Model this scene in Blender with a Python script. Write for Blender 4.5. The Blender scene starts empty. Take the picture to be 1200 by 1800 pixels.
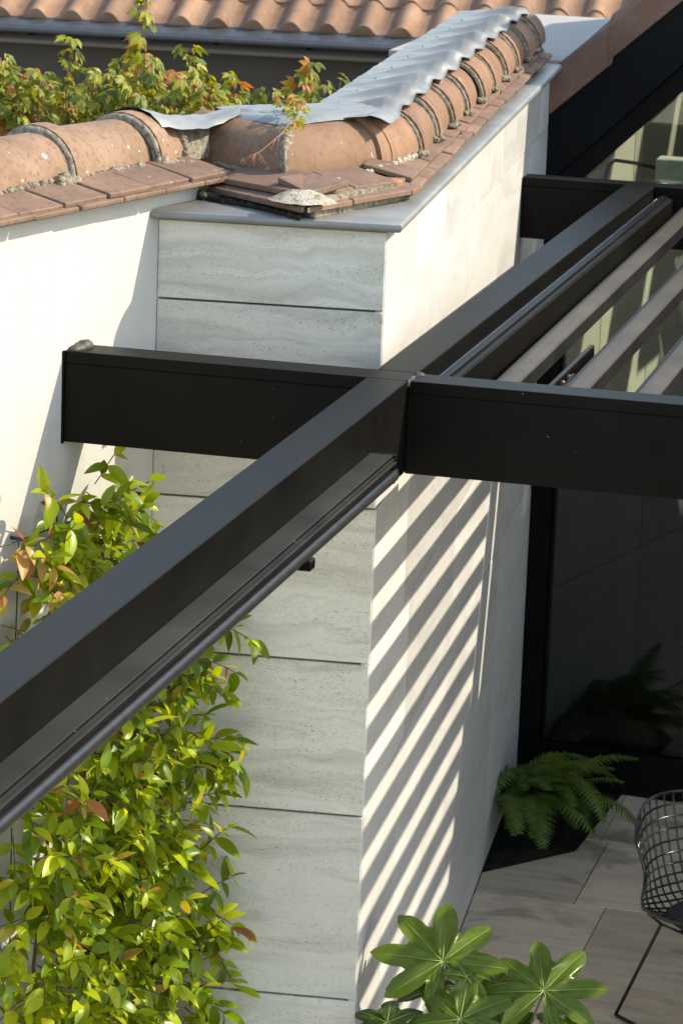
import bpy, bmesh, math, random
from mathutils import Vector, Matrix, noise
R = math.radians
random.seed(7)
scene = bpy.context.scene
COL = scene.collection
# ------------------------------------------------------------------ camera
EYE = Vector((0, 0, 4.447))
pitch, roll, yaw = R(13.7694), R(2.16413), R(14.09796)
f0 = Vector((-math.sin(yaw), math.cos(yaw), 0)); r0 = Vector((math.cos(yaw), math.sin(yaw), 0)); u0 = Vector((0, 0, 1))
fw = f0*math.cos(pitch) - u0*math.sin(pitch); up = u0*math.cos(pitch) + f0*math.sin(pitch)
rt = r0*math.cos(roll) + up*math.sin(roll); uu = up*math.cos(roll) - r0*math.sin(roll)
cam = bpy.data.cameras.new('camera'); camo = bpy.data.objects.new('camera', cam); COL.objects.link(camo)
cam.sensor_fit = 'VERTICAL'; cam.sensor_height = 36; cam.sensor_width = 24; cam.lens = 36*5850.14/1800
cam.clip_start = .1; cam.clip_end = 500
camo.matrix_world = Matrix(((rt.x, uu.x, -fw.x, EYE.x), (rt.y, uu.y, -fw.y, EYE.y), (rt.z, uu.z, -fw.z, EYE.z), (0, 0, 0, 1)))
cam.dof.use_dof = True; cam.dof.focus_distance = 8.6; cam.dof.aperture_fstop = 14
scene.camera = camo
# ------------------------------------------------------------------ sky and sun
SUN = Vector((1, .375, .826)).normalized()          # towards the sun
elev = math.asin(SUN.z); azim = math.atan2(SUN.x, SUN.y)
world = bpy.data.worlds.new('World'); scene.world = world; world.use_nodes = True
wn = world.node_tree; wn.nodes.clear()
sky = wn.nodes.new('ShaderNodeTexSky'); sky.sky_type = 'NISHITA'; sky.sun_disc = False
sky.sun_elevation = elev; sky.sun_rotation = azim; sky.altitude = 200; sky.air_density = 1.0; sky.dust_density = 1.0; sky.ozone_density = .6
bg = wn.nodes.new('ShaderNodeBackground'); bg.inputs[1].default_value = .15
wo = wn.nodes.new('ShaderNodeOutputWorld'); wn.links.new(sky.outputs[0], bg.inputs[0]); wn.links.new(bg.outputs[0], wo.inputs[0])
sl = bpy.data.lights.new('sun', 'SUN'); sl.energy = 2.4; sl.angle = R(.42); sl.color = (1, .94, .86)
so = bpy.data.objects.new('sun', sl); COL.objects.link(so); so.rotation_euler = SUN.to_track_quat('Z', 'Y').to_euler(); so.location = (6, 6, 12)
scene.view_settings.view_transform = 'Standard'; scene.view_settings.look = 'None'
scene.view_settings.exposure = 1.46; scene.view_settings.gamma = 1; scene.view_settings.use_curve_mapping = False
scene.view_settings.use_white_balance = True; scene.view_settings.white_balance_temperature = 7500; scene.view_settings.white_balance_tint = 6
scene.render.engine = 'CYCLES'
scene.cycles.max_bounces = 8; scene.cycles.transparent_max_bounces = 8

# ------------------------------------------------------------------ scene graph helpers
WM = {}
def tag(o, label=None, cat=None, group=None, kind=None):
    if label: o['label'] = label
    if cat: o['category'] = cat
    if group: o['group'] = group
    if kind: o['kind'] = kind
    return o
def thing(name, loc, label, cat, group=None):
    o = bpy.data.objects.new(name, None); COL.objects.link(o); o.location = loc; o.empty_display_size = .1
    WM[o] = Matrix.Translation(loc); return tag(o, label, cat, group)
def add(name, mesh, mat, parent=None, M=None, kind=None, label=None):
    o = bpy.data.objects.new(name, mesh); COL.objects.link(o)
    if mat is not None and not mesh.materials: mesh.materials.append(mat)
    M = M or Matrix.Identity(4)
    o.matrix_basis = M
    if parent is not None:
        o.parent = parent; o.matrix_parent_inverse = WM[parent].inverted()
    WM[o] = M
    if kind: o['kind'] = kind
    if label: o['label'] = label
    return o
def dirv(a): a = R(a); return Vector((math.sin(a), math.cos(a), 0))
def nrm(a): d = dirv(a); return Vector((d.y, -d.x, 0))
def frame(origin, a):                                # local Y along azimuth a, local X to its right
    return Matrix.Translation(origin) @ Matrix.Rotation(-R(a), 4, 'Z')
def T(x, y, z): return Matrix.Translation((x, y, z))
def RX(a): return Matrix.Rotation(a, 4, 'X')
def RY(a): return Matrix.Rotation(a, 4, 'Y')
def RZ(a): return Matrix.Rotation(a, 4, 'Z')
# ------------------------------------------------------------------ mesh helpers
def finish(bm, name, smooth=False, angle=None):
    bmesh.ops.recalc_face_normals(bm, faces=bm.faces[:])
    me = bpy.data.meshes.new(name); bm.to_mesh(me); bm.free()
    if smooth:
        for p in me.polygons: p.use_smooth = True
        if angle: me.set_sharp_from_angle(angle=R(angle))
    return me
def bm_box(bm, c, s, rot=None, bev=0):
    M = Matrix.Translation(c) @ (rot or Matrix.Identity(4)) @ Matrix.Diagonal((s[0], s[1], s[2], 1))
    r = bmesh.ops.create_cube(bm, size=1, matrix=M)
    if bev:
        es = list({e for v in r['verts'] for e in v.link_edges})
        bmesh.ops.bevel(bm, geom=es, offset=bev, segments=1, affect='EDGES', profile=.5)
def box(name, c, s, bev=0, rot=None):
    bm = bmesh.new(); bm_box(bm, c, s, rot, bev); return finish(bm, name)
def span(name, a, b, bev=0):
    c = [(a[i]+b[i])/2 for i in range(3)]; s = [abs(b[i]-a[i]) for i in range(3)]
    return box(name, c, s, bev)
def bm_prism(bm, poly, z0, z1):
    lo = [bm.verts.new((p[0], p[1], z0 if not callable(z0) else z0(p))) for p in poly]
    hi = [bm.verts.new((p[0], p[1], z1 if not callable(z1) else z1(p))) for p in poly]
    n = len(poly); bm.faces.new(lo[::-1]); bm.faces.new(hi)
    for i in range(n): bm.faces.new((lo[i], lo[(i+1) % n], hi[(i+1) % n], hi[i]))
    return lo, hi
def prism(name, poly, z0, z1, bev=0, seg=1):
    bm = bmesh.new(); bm_prism(bm, poly, z0, z1)
    if bev: bmesh.ops.bevel(bm, geom=bm.edges[:], offset=bev, segments=seg, affect='EDGES', profile=.5)
    return finish(bm, name, seg > 1, 40)
def extrude_y(name, prof, y0, y1, bev=0, smooth=False):     # prof in (x, z)
    bm = bmesh.new()
    a = [bm.verts.new((x, y0, z)) for x, z in prof]; b = [bm.verts.new((x, y1, z)) for x, z in prof]
    n = len(prof); bm.faces.new(a); bm.faces.new(b[::-1])
    for i in range(n): bm.faces.new((a[i], b[i], b[(i+1) % n], a[(i+1) % n]))
    if bev: bmesh.ops.bevel(bm, geom=bm.edges[:], offset=bev, segments=1, affect='EDGES')
    return finish(bm, name, smooth, 35)
def bm_tube(bm, pts, r, n=8, cap=True):
    pts = [Vector(p) for p in pts]; rings = []
    ref = None
    for i, p in enumerate(pts):
        t = (pts[min(i+1, len(pts)-1)] - pts[max(i-1, 0)]).normalized()
        if ref is None: ref = t.orthogonal().normalized()
        ref = (ref - t*ref.dot(t)).normalized(); b = t.cross(ref)
        rr = r[i] if isinstance(r, (list, tuple)) else r
        rings.append([bm.verts.new(p + (ref*math.cos(2*math.pi*k/n) + b*math.sin(2*math.pi*k/n))*rr) for k in range(n)])
    for a, b in zip(rings, rings[1:]):
        for k in range(n): bm.faces.new((a[k], a[(k+1) % n], b[(k+1) % n], b[k]))
    if cap: bm.faces.new(rings[0][::-1]); bm.faces.new(rings[-1])
def tube(name, pts, r, n=8):
    bm = bmesh.new(); bm_tube(bm, pts, r, n); return finish(bm, name, True, 50)
def grid(name, P, closed=False, thick=0):              # P[i][j] -> Vector
    bm = bmesh.new(); V = [[bm.verts.new(p) for p in row] for row in P]
    for i in range(len(P)-1):
        for j in range(len(P[0])-1): bm.faces.new((V[i][j], V[i+1][j], V[i+1][j+1], V[i][j+1]))
    if thick: bmesh.ops.solidify(bm, geom=bm.faces[:], thickness=thick)
    return finish(bm, name, True, 50)
def nz(x, y=0, z=0): return noise.noise(Vector((x, y, z)))
# ------------------------------------------------------------------ materials
def mat(name):
    m = bpy.data.materials.new(name); m.use_nodes = True
    nt = m.node_tree; b = nt.nodes['Principled BSDF']; return m, nt, b
def nd(nt, typ, **kw):
    n = nt.nodes.new(typ)
    for k, v in kw.items():
        if k.startswith('i_'): n.inputs[int(k[2:]) if k[2:].isdigit() else k[2:].replace('_', ' ')].default_value = v
        else: setattr(n, k, v)
    return n
def coords(nt, scale=(1, 1, 1), rot=(0, 0, 0), rnd=7.0):
    tc = nd(nt, 'ShaderNodeTexCoord'); oi = nd(nt, 'ShaderNodeObjectInfo')
    ml = nd(nt, 'ShaderNodeMath', operation='MULTIPLY'); ml.inputs[1].default_value = rnd
    nt.links.new(oi.outputs['Random'], ml.inputs[0])
    ad = nd(nt, 'ShaderNodeVectorMath', operation='ADD'); nt.links.new(tc.outputs['Object'], ad.inputs[0]); nt.links.new(ml.outputs[0], ad.inputs[1])
    mp = nd(nt, 'ShaderNodeMapping'); mp.inputs['Scale'].default_value = scale; mp.inputs['Rotation'].default_value = rot
    nt.links.new(ad.outputs[0], mp.inputs[0]); return mp.outputs[0], oi.outputs['Random']
def tex(nt, vec, scale, detail=4, rough=.55, dist=0):
    n = nd(nt, 'ShaderNodeTexNoise'); n.inputs['Scale'].default_value = scale; n.inputs['Detail'].default_value = detail
    n.inputs['Roughness'].default_value = rough; n.inputs['Distortion'].default_value = dist
    nt.links.new(vec, n.inputs['Vector']); return n.outputs['Fac']
def ramp(nt, fac, stops):
    r = nd(nt, 'ShaderNodeValToRGB'); cr = r.color_ramp
    while len(cr.elements) < len(stops): cr.elements.new(.5)
    for e, (p, c) in zip(cr.elements, stops): e.position = p; e.color = (*c, 1) if len(c) == 3 else c
    nt.links.new(fac, r.inputs[0]); return r.outputs[0]
def mix(nt, fac, a, b, typ='MIX'):
    m = nd(nt, 'ShaderNodeMix', data_type='RGBA', blend_type=typ)
    for s, v in ((m.inputs[0], fac), (m.inputs[6], a), (m.inputs[7], b)):
        if hasattr(v, 'is_linked'): nt.links.new(v, s)
        else: s.default_value = v if isinstance(v, (int, float)) else (*v, 1)
    return m.outputs[2]
def bump(nt, b, h, strength=.3, dist=.01):
    bn = nd(nt, 'ShaderNodeBump'); bn.inputs['Strength'].default_value = strength; bn.inputs['Distance'].default_value = dist
    nt.links.new(h, bn.inputs['Height']); nt.links.new(bn.outputs[0], b.inputs['Normal'])
def L(nt, a, b): nt.links.new(a, b)

def travertine(name, dark, mid, light, rot=(0, 0, 0), band=16., along=1.1, rough=.55, pit=.35):
    m, nt, b = mat(name)
    v, rnd = coords(nt, (along, along, band), rot)
    vf, _ = coords(nt, (1, 1, 1.8), rot)
    warp = tex(nt, vf, 2.2, 3, .5, .6)
    av = nd(nt, 'ShaderNodeVectorMath', operation='ADD'); sc = nd(nt, 'ShaderNodeVectorMath', operation='SCALE'); sc.inputs['Scale'].default_value = 3.4
    cx = nd(nt, 'ShaderNodeCombineXYZ'); L(nt, warp, cx.inputs[2]); L(nt, cx.outputs[0], sc.inputs[0]); L(nt, v, av.inputs[0]); L(nt, sc.outputs[0], av.inputs[1])
    bands = tex(nt, av.outputs[0], 1.0, 6, .6, .25)
    c = ramp(nt, bands, [(.34, dark), (.46, mid), (.54, light), (.66, mid), (.74, dark)])
    iso, _ = coords(nt, (1, 1, 1.5), rot); blot = tex(nt, iso, 9, 6, .7); c = mix(nt, .34, c, ramp(nt, blot, [(.3, dark), (.5, mid), (.7, light)]))
    spk = tex(nt, iso, 230, 2, .6); c = mix(nt, .35, c, ramp(nt, spk, [(.32, tuple(x*.6 for x in dark)), (.5, mid), (.68, light)]))
    big = tex(nt, vf, 1.7, 3, .5)
    c = mix(nt, big, c, ramp(nt, bands, [(.3, mid), (.7, light)]))
    vp, _ = coords(nt, (1, 1, 2.6), rot)
    pits = tex(nt, vp, 95, 3, .65)
    region = tex(nt, av.outputs[0], 1.6, 3, .6)
    pm = ramp(nt, pits, [(.34, (1, 1, 1)), (.42, (0, 0, 0))])
    rm = ramp(nt, region, [(.42, (.12, .12, .12)), (.62, (1, 1, 1))])
    pf = mix(nt, 1.0, pm, rm, 'MULTIPLY')
    pv = nd(nt, 'ShaderNodeMath', operation='MULTIPLY'); L(nt, pf, pv.inputs[0]); pv.inputs[1].default_value = pit
    c = mix(nt, pv.outputs[0], c, tuple(x*.35 for x in dark))
    hue = nd(nt, 'ShaderNodeHueSaturation'); L(nt, c, hue.inputs['Color'])
    mr = nd(nt, 'ShaderNodeMapRange'); mr.inputs[3].default_value = .84; mr.inputs[4].default_value = 1.12; L(nt, rnd, mr.inputs[0]); L(nt, mr.outputs[0], hue.inputs['Value'])
    L(nt, hue.outputs[0], b.inputs['Base Color']); b.inputs['Roughness'].default_value = rough
    inv = nd(nt, 'ShaderNodeMath', operation='SUBTRACT'); inv.inputs[0].default_value = 1; L(nt, pf, inv.inputs[1])
    bump(nt, b, inv.outputs[0], .35, .004)
    return m
M_FRONT = travertine('travertine_front', (.23, .217, .185), (.53, .512, .455), (.77, .75, .68), pit=.55)  # same stone as the side face, colours adjusted for the shaded front
M_LIT = travertine('travertine_lit', (.36, .35, .335), (.51, .50, .485), (.62, .61, .59), rot=(0, 0, 0), band=9, pit=.2)  # same stone, colours adjusted for the sunlit face
M_FLOOR = travertine('travertine_floor', (.26, .195, .13), (.52, .415, .305), (.74, .615, .475), band=1.2, rough=.45, pit=.2)
nt = M_FLOOR.node_tree
_b = nt.nodes['Principled BSDF']; _src = _b.inputs['Base Color'].links[0].from_socket
_tc = nd(nt, 'ShaderNodeTexCoord'); _g = nd(nt, 'ShaderNodeNewGeometry'); _n = tex(nt, _g.outputs['Position'], 2.3, 5, .6, .8)
_m = ramp(nt, _n, [(.56, (0, 0, 0)), (.62, (1, 1, 1))]); _k = nd(nt, 'ShaderNodeMath', operation='MULTIPLY'); L(nt, _m, _k.inputs[0]); _k.inputs[1].default_value = .45
L(nt, mix(nt, _k.outputs[0], _src, (.13, .10, .075)), _b.inputs['Base Color'])
for n in nt.nodes:
    if n.type == 'MAPPING' and abs(n.inputs['Scale'].default_value[2]-1.2) < .01: n.inputs['Scale'].default_value = (.9, 13, 1)

def plaster(name, c, sp=.04):
    m, nt, b = mat(name); v, r = coords(nt, (1, 1, 1))
    a = tex(nt, v, 2.2, 5, .6); f = tex(nt, v, 240, 2, .5); s = tex(nt, v, 34, 4, .6)
    col = ramp(nt, a, [(.3, tuple(x*.93 for x in c)), (.7, c)])
    sp_ = ramp(nt, s, [(.27, (1, 1, 1)), (.33, (0, 0, 0))])
    k = nd(nt, 'ShaderNodeMath', operation='MULTIPLY'); L(nt, sp_, k.inputs[0]); k.inputs[1].default_value = .25
    col = mix(nt, k.outputs[0], col, tuple(x*.6 for x in c))
    sv, _ = coords(nt, (7, 7, .55)); st = tex(nt, sv, 1.0, 5, .6)
    col = mix(nt, ramp(nt, st, [(.5, (0, 0, 0)), (.8, (.35, .35, .35))]), col, tuple(x*.72 for x in c))
    L(nt, col, b.inputs['Base Color']); b.inputs['Roughness'].default_value = .9; bump(nt, b, f, .35, .003); return m
M_PLASTER = plaster('white_plaster', (.50, .495, .475))
M_BROWNWALL = plaster('brown_plaster', (.17, .138, .112))
M_FASCIA = plaster('fascia_brown', (.10, .085, .072))

def terracotta(name, a, b_, c, lichen=.35, dirt=.5):
    m, nt, b = mat(name); v, r = coords(nt)
    n1 = tex(nt, v, 6, 5, .6); n2 = tex(nt, v, 55, 5, .65); n3 = tex(nt, v, 26, 3, .5); fine = tex(nt, v, 320, 2, .5)
    col = ramp(nt, n1, [(.3, a), (.5, b_), (.7, c)])
    hs = nd(nt, 'ShaderNodeHueSaturation'); L(nt, col, hs.inputs['Color'])
    mr = nd(nt, 'ShaderNodeMapRange'); mr.inputs[3].default_value = .8; mr.inputs[4].default_value = 1.15; L(nt, r, mr.inputs[0]); L(nt, mr.outputs[0], hs.inputs['Value'])
    col = hs.outputs[0]
    d = ramp(nt, n2, [(.36, (1, 1, 1)), (.5, (0, 0, 0))]); k = nd(nt, 'ShaderNodeMath', operation='MULTIPLY'); L(nt, d, k.inputs[0]); k.inputs[1].default_value = dirt
    col = mix(nt, k.outputs[0], col, tuple(x*.5 for x in a))
    lv = ramp(nt, n3, [(.69, (0, 0, 0)), (.72, (1, 1, 1))]); k2 = nd(nt, 'ShaderNodeMath', operation='MULTIPLY'); L(nt, lv, k2.inputs[0]); k2.inputs[1].default_value = lichen
    col = mix(nt, k2.outputs[0], col, (.62, .58, .52))
    L(nt, col, b.inputs['Base Color']); b.inputs['Roughness'].default_value = .8; bump(nt, b, fine, .25, .002); return m
M_TILE_OLD = terracotta('terracotta_old', (0.182, 0.106, 0.065), (0.239, 0.144, 0.091), (0.289, 0.186, 0.125), .7, .55)
M_TILE = terracotta('terracotta', (0.175, 0.093, 0.053), (0.228, 0.125, 0.074), (0.274, 0.160, 0.100), .25, .4)
M_FLAT_OLD = terracotta('terracotta_flat_old', (0.123, 0.073, 0.048), (0.172, 0.104, 0.070), (0.220, 0.139, 0.095), .5, .5)
M_FLAT = terracotta('terracotta_flat', (0.136, 0.079, 0.053), (0.180, 0.107, 0.073), (0.229, 0.141, 0.097), .2, .4)
M_ROOFTILE = terracotta('terracotta_roof', (.21, .112, .066), (.265, .15, .092), (.32, .19, .12), .2, .3)
M_BARGE = terracotta('terracotta_dark', (.16, .085, .06), (.20, .105, .075), (.24, .13, .09), .0, .2)
M_BRICKRED = terracotta('broken_clay', (.45, .12, .05), (.55, .16, .07), (.6, .2, .09), 0, .1)

def mortar_mat(name, a, b_, moss):
    m, nt, b = mat(name); v, r = coords(nt)
    n1 = tex(nt, v, 60, 6, .7); n2 = tex(nt, v, 14, 4, .6); n3 = tex(nt, v, 180, 3, .6)
    col = ramp(nt, n1, [(.32, tuple(x*.25 for x in a)), (.45, a), (.65, b_)])
    mk = ramp(nt, n2, [(.5, (0, 0, 0)), (.62, (1, 1, 1))]); k = nd(nt, 'ShaderNodeMath', operation='MULTIPLY'); L(nt, mk, k.inputs[0]); k.inputs[1].default_value = moss
    col = mix(nt, k.outputs[0], col, (.09, .085, .025))
    L(nt, col, b.inputs['Base Color']); b.inputs['Roughness'].default_value = .95; bump(nt, b, n3, .8, .008); return m
M_MORTAR = mortar_mat('mortar', (.20, .17, .13), (.36, .32, .26), .5)
M_MORTAR_PALE = mortar_mat('mortar_pale', (.40, .35, .28), (.60, .55, .46), .35)
M_SOIL = mortar_mat('soil', (.012, .009, .006), (.03, .022, .015), .2)

def lead(name):
    m, nt, b = mat(name); v, r = coords(nt, (1, 1, 1))
    n1 = tex(nt, v, 7, 5, .6, .4); n2 = tex(nt, v, 70, 4, .6); n4 = tex(nt, v, 2.5, 3, .5)
    col = ramp(nt, n1, [(.3, (.15, .158, .17)), (.5, (.235, .243, .25)), (.7, (.35, .355, .35))])
    col = mix(nt, n4, col, (.27, .27, .255))
    L(nt, col, b.inputs['Base Color']); b.inputs['Metallic'].default_value = .35
    rr = nd(nt, 'ShaderNodeMapRange'); rr.inputs[3].default_value = .36; rr.inputs[4].default_value = .62; L(nt, n2, rr.inputs[0]); L(nt, rr.outputs[0], b.inputs['Roughness'])
    bump(nt, b, n1, .25, .012); return m
M_LEAD = lead('lead_sheet')

def paint(name, c, rough, dust_sheen=.0, dust_sheen_c=(.30, .26, .21)):
    m, nt, b = mat(name); v, r = coords(nt, rnd=3)
    n1 = tex(nt, v, 3.5, 5, .6); n2 = tex(nt, v, 130, 3, .6); n3 = tex(nt, v, 75, 2, .5)
    col = ramp(nt, n1, [(.3, tuple(x*.65 for x in c)), (.7, tuple(x*1.5 for x in c))])
    if dust_sheen:  # lighter upward faces: dust on slats, painted sky and sun sheen on beams
        g = nd(nt, 'ShaderNodeNewGeometry'); sx = nd(nt, 'ShaderNodeSeparateXYZ'); L(nt, g.outputs['Normal'], sx.inputs[0])
        u = ramp(nt, sx.outputs[2], [(.55, (0, 0, 0)), (.95, (1, 1, 1))])
        dn = ramp(nt, n1, [(.25, (.45, .45, .45)), (.75, (1, 1, 1))]); q = mix(nt, 1, u, dn, 'MULTIPLY')
        k = nd(nt, 'ShaderNodeMath', operation='MULTIPLY'); L(nt, q, k.inputs[0]); k.inputs[1].default_value = dust_sheen
        col = mix(nt, k.outputs[0], col, dust_sheen_c)
    sp = ramp(nt, n3, [(.785, (0, 0, 0)), (.80, (1, 1, 1))])
    col = mix(nt, sp, col, (.25, .24, .22))
    L(nt, col, b.inputs['Base Color'])
    rr = nd(nt, 'ShaderNodeMapRange'); rr.inputs[3].default_value = rough-.05; rr.inputs[4].default_value = rough+.10; L(nt, n1, rr.inputs[0]); L(nt, rr.outputs[0], b.inputs['Roughness'])
    b.inputs['Specular IOR Level'].default_value = .09
    bump(nt, b, n2, .04, .002); return m
M_BLACK = paint('black_steel', (.0042, .0038, .0031), .42, .15, (.06, .057, .052))  # greyer top colour stands in for sky reflection on the beams
M_SLAT = paint('dusty_aluminium', (.012, .0122, .0122), .45, .85, (.125, .107, .083))
M_RAIL = paint('rail_black', (.004, .0039, .0036), .36, .75, (.062, .06, .056))  # lighter top colour stands in for sunlight on the track
M_FRAME = paint('window_frame', (.004, .0039, .0036), .42)
M_BOARD = paint('black_board', (.005, .0053, .006), .5)
def simple(name, c, rough=.5, metal=0, trans=0):
    m, nt, b = mat(name); v, r = coords(nt); n1 = tex(nt, v, 22, 4, .6)
    L(nt, ramp(nt, n1, [(.3, tuple(x*.8 for x in c)), (.7, tuple(min(1, x*1.15) for x in c))]), b.inputs['Base Color'])
    b.inputs['Roughness'].default_value = rough; b.inputs['Metallic'].default_value = metal; return m
M_STEEL = simple('bright_steel', (.6, .6, .58), .25, 1)
M_STRIP = simple('pale_strip', (.6, .6, .58), .35, .0)  # plain pale colour for the thin line beside the rail
M_SEAL = simple('sealant', (.055, .05, .046), .6)
M_WIRE = simple('black_wire', (.012, .012, .012), .22)
M_PAD = simple('black_pad', (.02, .02, .021), .85)
M_STEM = simple('bark', (.10, .07, .045), .85)
M_STEMRED = simple('red_stem', (.22, .075, .04), .6)
M_CABLE = simple('cable', (.02, .02, .02), .5)
M_GROUND = plaster('ground_gravel', (.36, .325, .27))
M_INTWALL = travertine('interior_stone', (.40, .395, .34), (.48, .47, .41), (.55, .54, .47), band=9, pit=.2)
M_DARK = simple('dark_interior', (.02, .02, .021), .8)
M_INTFLOOR = simple('interior_floor', (.10, .095, .08), .4)
M_PALE = simple('pale_interior', (.5, .5, .42), .8)
def glass(name, tint=(.8, .82, .76, 1)):
    m, nt, b = mat(name); v, r = coords(nt); n = tex(nt, v, 1.3, 2, .5)
    out = nt.nodes['Material Output']
    tr = nd(nt, 'ShaderNodeBsdfTransparent'); tr.inputs[0].default_value = tint
    gl = nd(nt, 'ShaderNodeBsdfGlossy'); gl.inputs['Roughness'].default_value = .01; gl.inputs[0].default_value = (.95, .96, .93, 1)
    fr = nd(nt, 'ShaderNodeFresnel'); fr.inputs[0].default_value = 1.5; bump_ = nd(nt, 'ShaderNodeBump'); bump_.inputs['Strength'].default_value = .01; L(nt, n, bump_.inputs['Height']); L(nt, bump_.outputs[0], gl.inputs['Normal'])
    mx = nd(nt, 'ShaderNodeMath', operation='MULTIPLY_ADD'); L(nt, fr.outputs[0], mx.inputs[0]); mx.inputs[1].default_value = .8; mx.inputs[2].default_value = .05
    ms = nd(nt, 'ShaderNodeMixShader'); L(nt, mx.outputs[0], ms.inputs[0]); L(nt, tr.outputs[0], ms.inputs[1]); L(nt, gl.outputs[0], ms.inputs[2]); L(nt, ms.outputs[0], out.inputs[0]); return m
M_GLASS = glass('clear_glass', (.78, .82, .76, 1))
M_SHADEGLASS = glass('room_shade_glass', (.28, .29, .30, 1))  # dark tint stands in for shade in the room behind

def leaf_mat(name, stops, rough=.38, trans=.35, bright=1.5):
    m, nt, b = mat(name); out = nt.nodes['Material Output']
    oi = nd(nt, 'ShaderNodeObjectInfo'); g = nd(nt, 'ShaderNodeNewGeometry')
    a = nd(nt, 'ShaderNodeMath', operation='ADD'); L(nt, oi.outputs['Random'], a.inputs[0]); L(nt, g.outputs['Random Per Island'], a.inputs[1])
    fr = nd(nt, 'ShaderNodeMath', operation='FRACT'); L(nt, a.outputs[0], fr.inputs[0])
    col = ramp(nt, fr.outputs[0], stops)
    tc = nd(nt, 'ShaderNodeTexCoord'); n1 = tex(nt, tc.outputs['Object'], 40, 3, .5)
    hs = nd(nt, 'ShaderNodeHueSaturation'); L(nt, col, hs.inputs['Color'])
    mr = nd(nt, 'ShaderNodeMapRange'); mr.inputs[3].default_value = .75; mr.inputs[4].default_value = 1.25; L(nt, n1, mr.inputs[0]); L(nt, mr.outputs[0], hs.inputs['Value'])
    L(nt, hs.outputs[0], b.inputs['Base Color']); b.inputs['Roughness'].default_value = rough; b.inputs['Specular IOR Level'].default_value = .35
    tl = nd(nt, 'ShaderNodeBsdfTranslucent'); gm = mix(nt, 1, hs.outputs[0], (bright*1.25, bright*1.1, bright*.45), 'MULTIPLY'); L(nt, gm, tl.inputs[0])
    ms = nd(nt, 'ShaderNodeMixShader'); ms.inputs[0].default_value = trans; L(nt, b.outputs[0], ms.inputs[1]); L(nt, tl.outputs[0], ms.inputs[2]); L(nt, ms.outputs[0], out.inputs[0]); return m
M_VINE = leaf_mat('vine_leaf', [(0, (.085, .145, .008)), (.35, (.19, .275, .012)), (.7, (.32, .39, .016)), (.95, (.44, .47, .03)), (.988, (.33, .22, .05)), (1, (.36, .09, .04))], .33)
M_VINE_RED = leaf_mat('vine_leaf_autumn', [(0, (.30, .26, .05)), (.5, (.40, .27, .08)), (.85, (.36, .17, .06)), (1, (.24, .06, .03))], .4)
M_CREEP = leaf_mat('creeper_leaf', [(0, (.08, .12, .02)), (.4, (.17, .20, .022)), (.8, (.28, .28, .03)), (1, (.37, .33, .05))], .5)
M_CREEP_RED = leaf_mat('creeper_leaf_autumn', [(0, (.36, .24, .05)), (.5, (.40, .17, .05)), (1, (.36, .09, .05))], .5)
M_FERN = leaf_mat('fern_leaf', [(0, (.06, .105, .018)), (.5, (.09, .15, .024)), (1, (.13, .19, .03))], .5, .3)
M_FERN_Y = leaf_mat('fern_leaf_young', [(0, (.13, .19, .02)), (1, (.17, .22, .03))], .5, .3)
M_FATSIA = leaf_mat('fatsia_leaf', [(0, (.032, .068, .008)), (.5, (.058, .105, .011)), (1, (.10, .155, .016))], .24, .25)
M_VEIN = simple('leaf_vein', (.22, .28, .07), .5)
M_BUSH = leaf_mat('bush_leaf', [(0, (.02, .035, .012)), (1, (.04, .06, .02))], .5, .2)

# ------------------------------------------------------------------ key planes (metres, floor at z = 0)
PL = Vector((-2.771, 8.806, 0)); PR = Vector((-2.128, 8.873, 0))
LA, WA, FA = -5.15, 14.5, 84.05
F_LIT = frame(PR, LA); F_WALL = frame(PL, WA); F_FRONT = frame(PL, FA)   # local (x=outward, y=along, z)
def lit(s, u, z): return F_LIT @ Vector((u, s, z))
def wal(s, u, z): return F_WALL @ Vector((u, s, z))

# ================================================================== ground and terrace
g = add('ground', grid('ground', [[Vector((x, y, -.06)) for y in (-60, 0, 20, 200)] for x in (-120, -10, 10, 120)]), M_GROUND, kind='structure')
BED = [(-2.424, 12.077), (-2.12, 12.457), (-2.09, 12.86), (-2.05, 13.18), (-2.53, 13.18)]
# sub-floor under the slabs, cut around the planting bed
fl = add('terrace_floor', span('terrace_floor', (-2.15, 2.9, -.055), (4.0, 12.0, -.022)), M_SOIL, kind='structure')
M_JOINT = simple('joint_dark', (.06, .05, .04), .9)
fl.data.materials.clear(); fl.data.materials.append(M_JOINT)
soil = bmesh.new()
for i in range(14):
    pass
def soilz(x, y): return -.03 + .03*nz(x*9, y*9) + .02*nz(x*25, y*25, 4)
sp = [[Vector((-2.62+.62*i/16, 11.95+1.3*j/26, soilz(-2.62+.62*i/16, 11.95+1.3*j/26))) for j in range(27)] for i in range(17)]
soil.free(); add('planting_soil', grid('planting_soil', sp), M_SOIL, kind='structure')
GAP = .004
def floor_slab(poly):
    c = Vector((sum(p[0] for p in poly)/len(poly), sum(p[1] for p in poly)/len(poly), 0))
    q = []
    n = len(poly)
    for i, p in enumerate(poly):                        # shrink towards the inside for the joint
        v = Vector((p[0], p[1], 0)); w = (c-v); q.append((v.x - c.x + math.copysign(GAP/2, w.x), v.y - c.y + math.copysign(GAP/2, w.y)))
    add('floor_slab', prism('floor_slab', q, -.022, random.uniform(-.0006, .0006), .0015), M_FLOOR, fl, T(c.x, c.y, 0))
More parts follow.
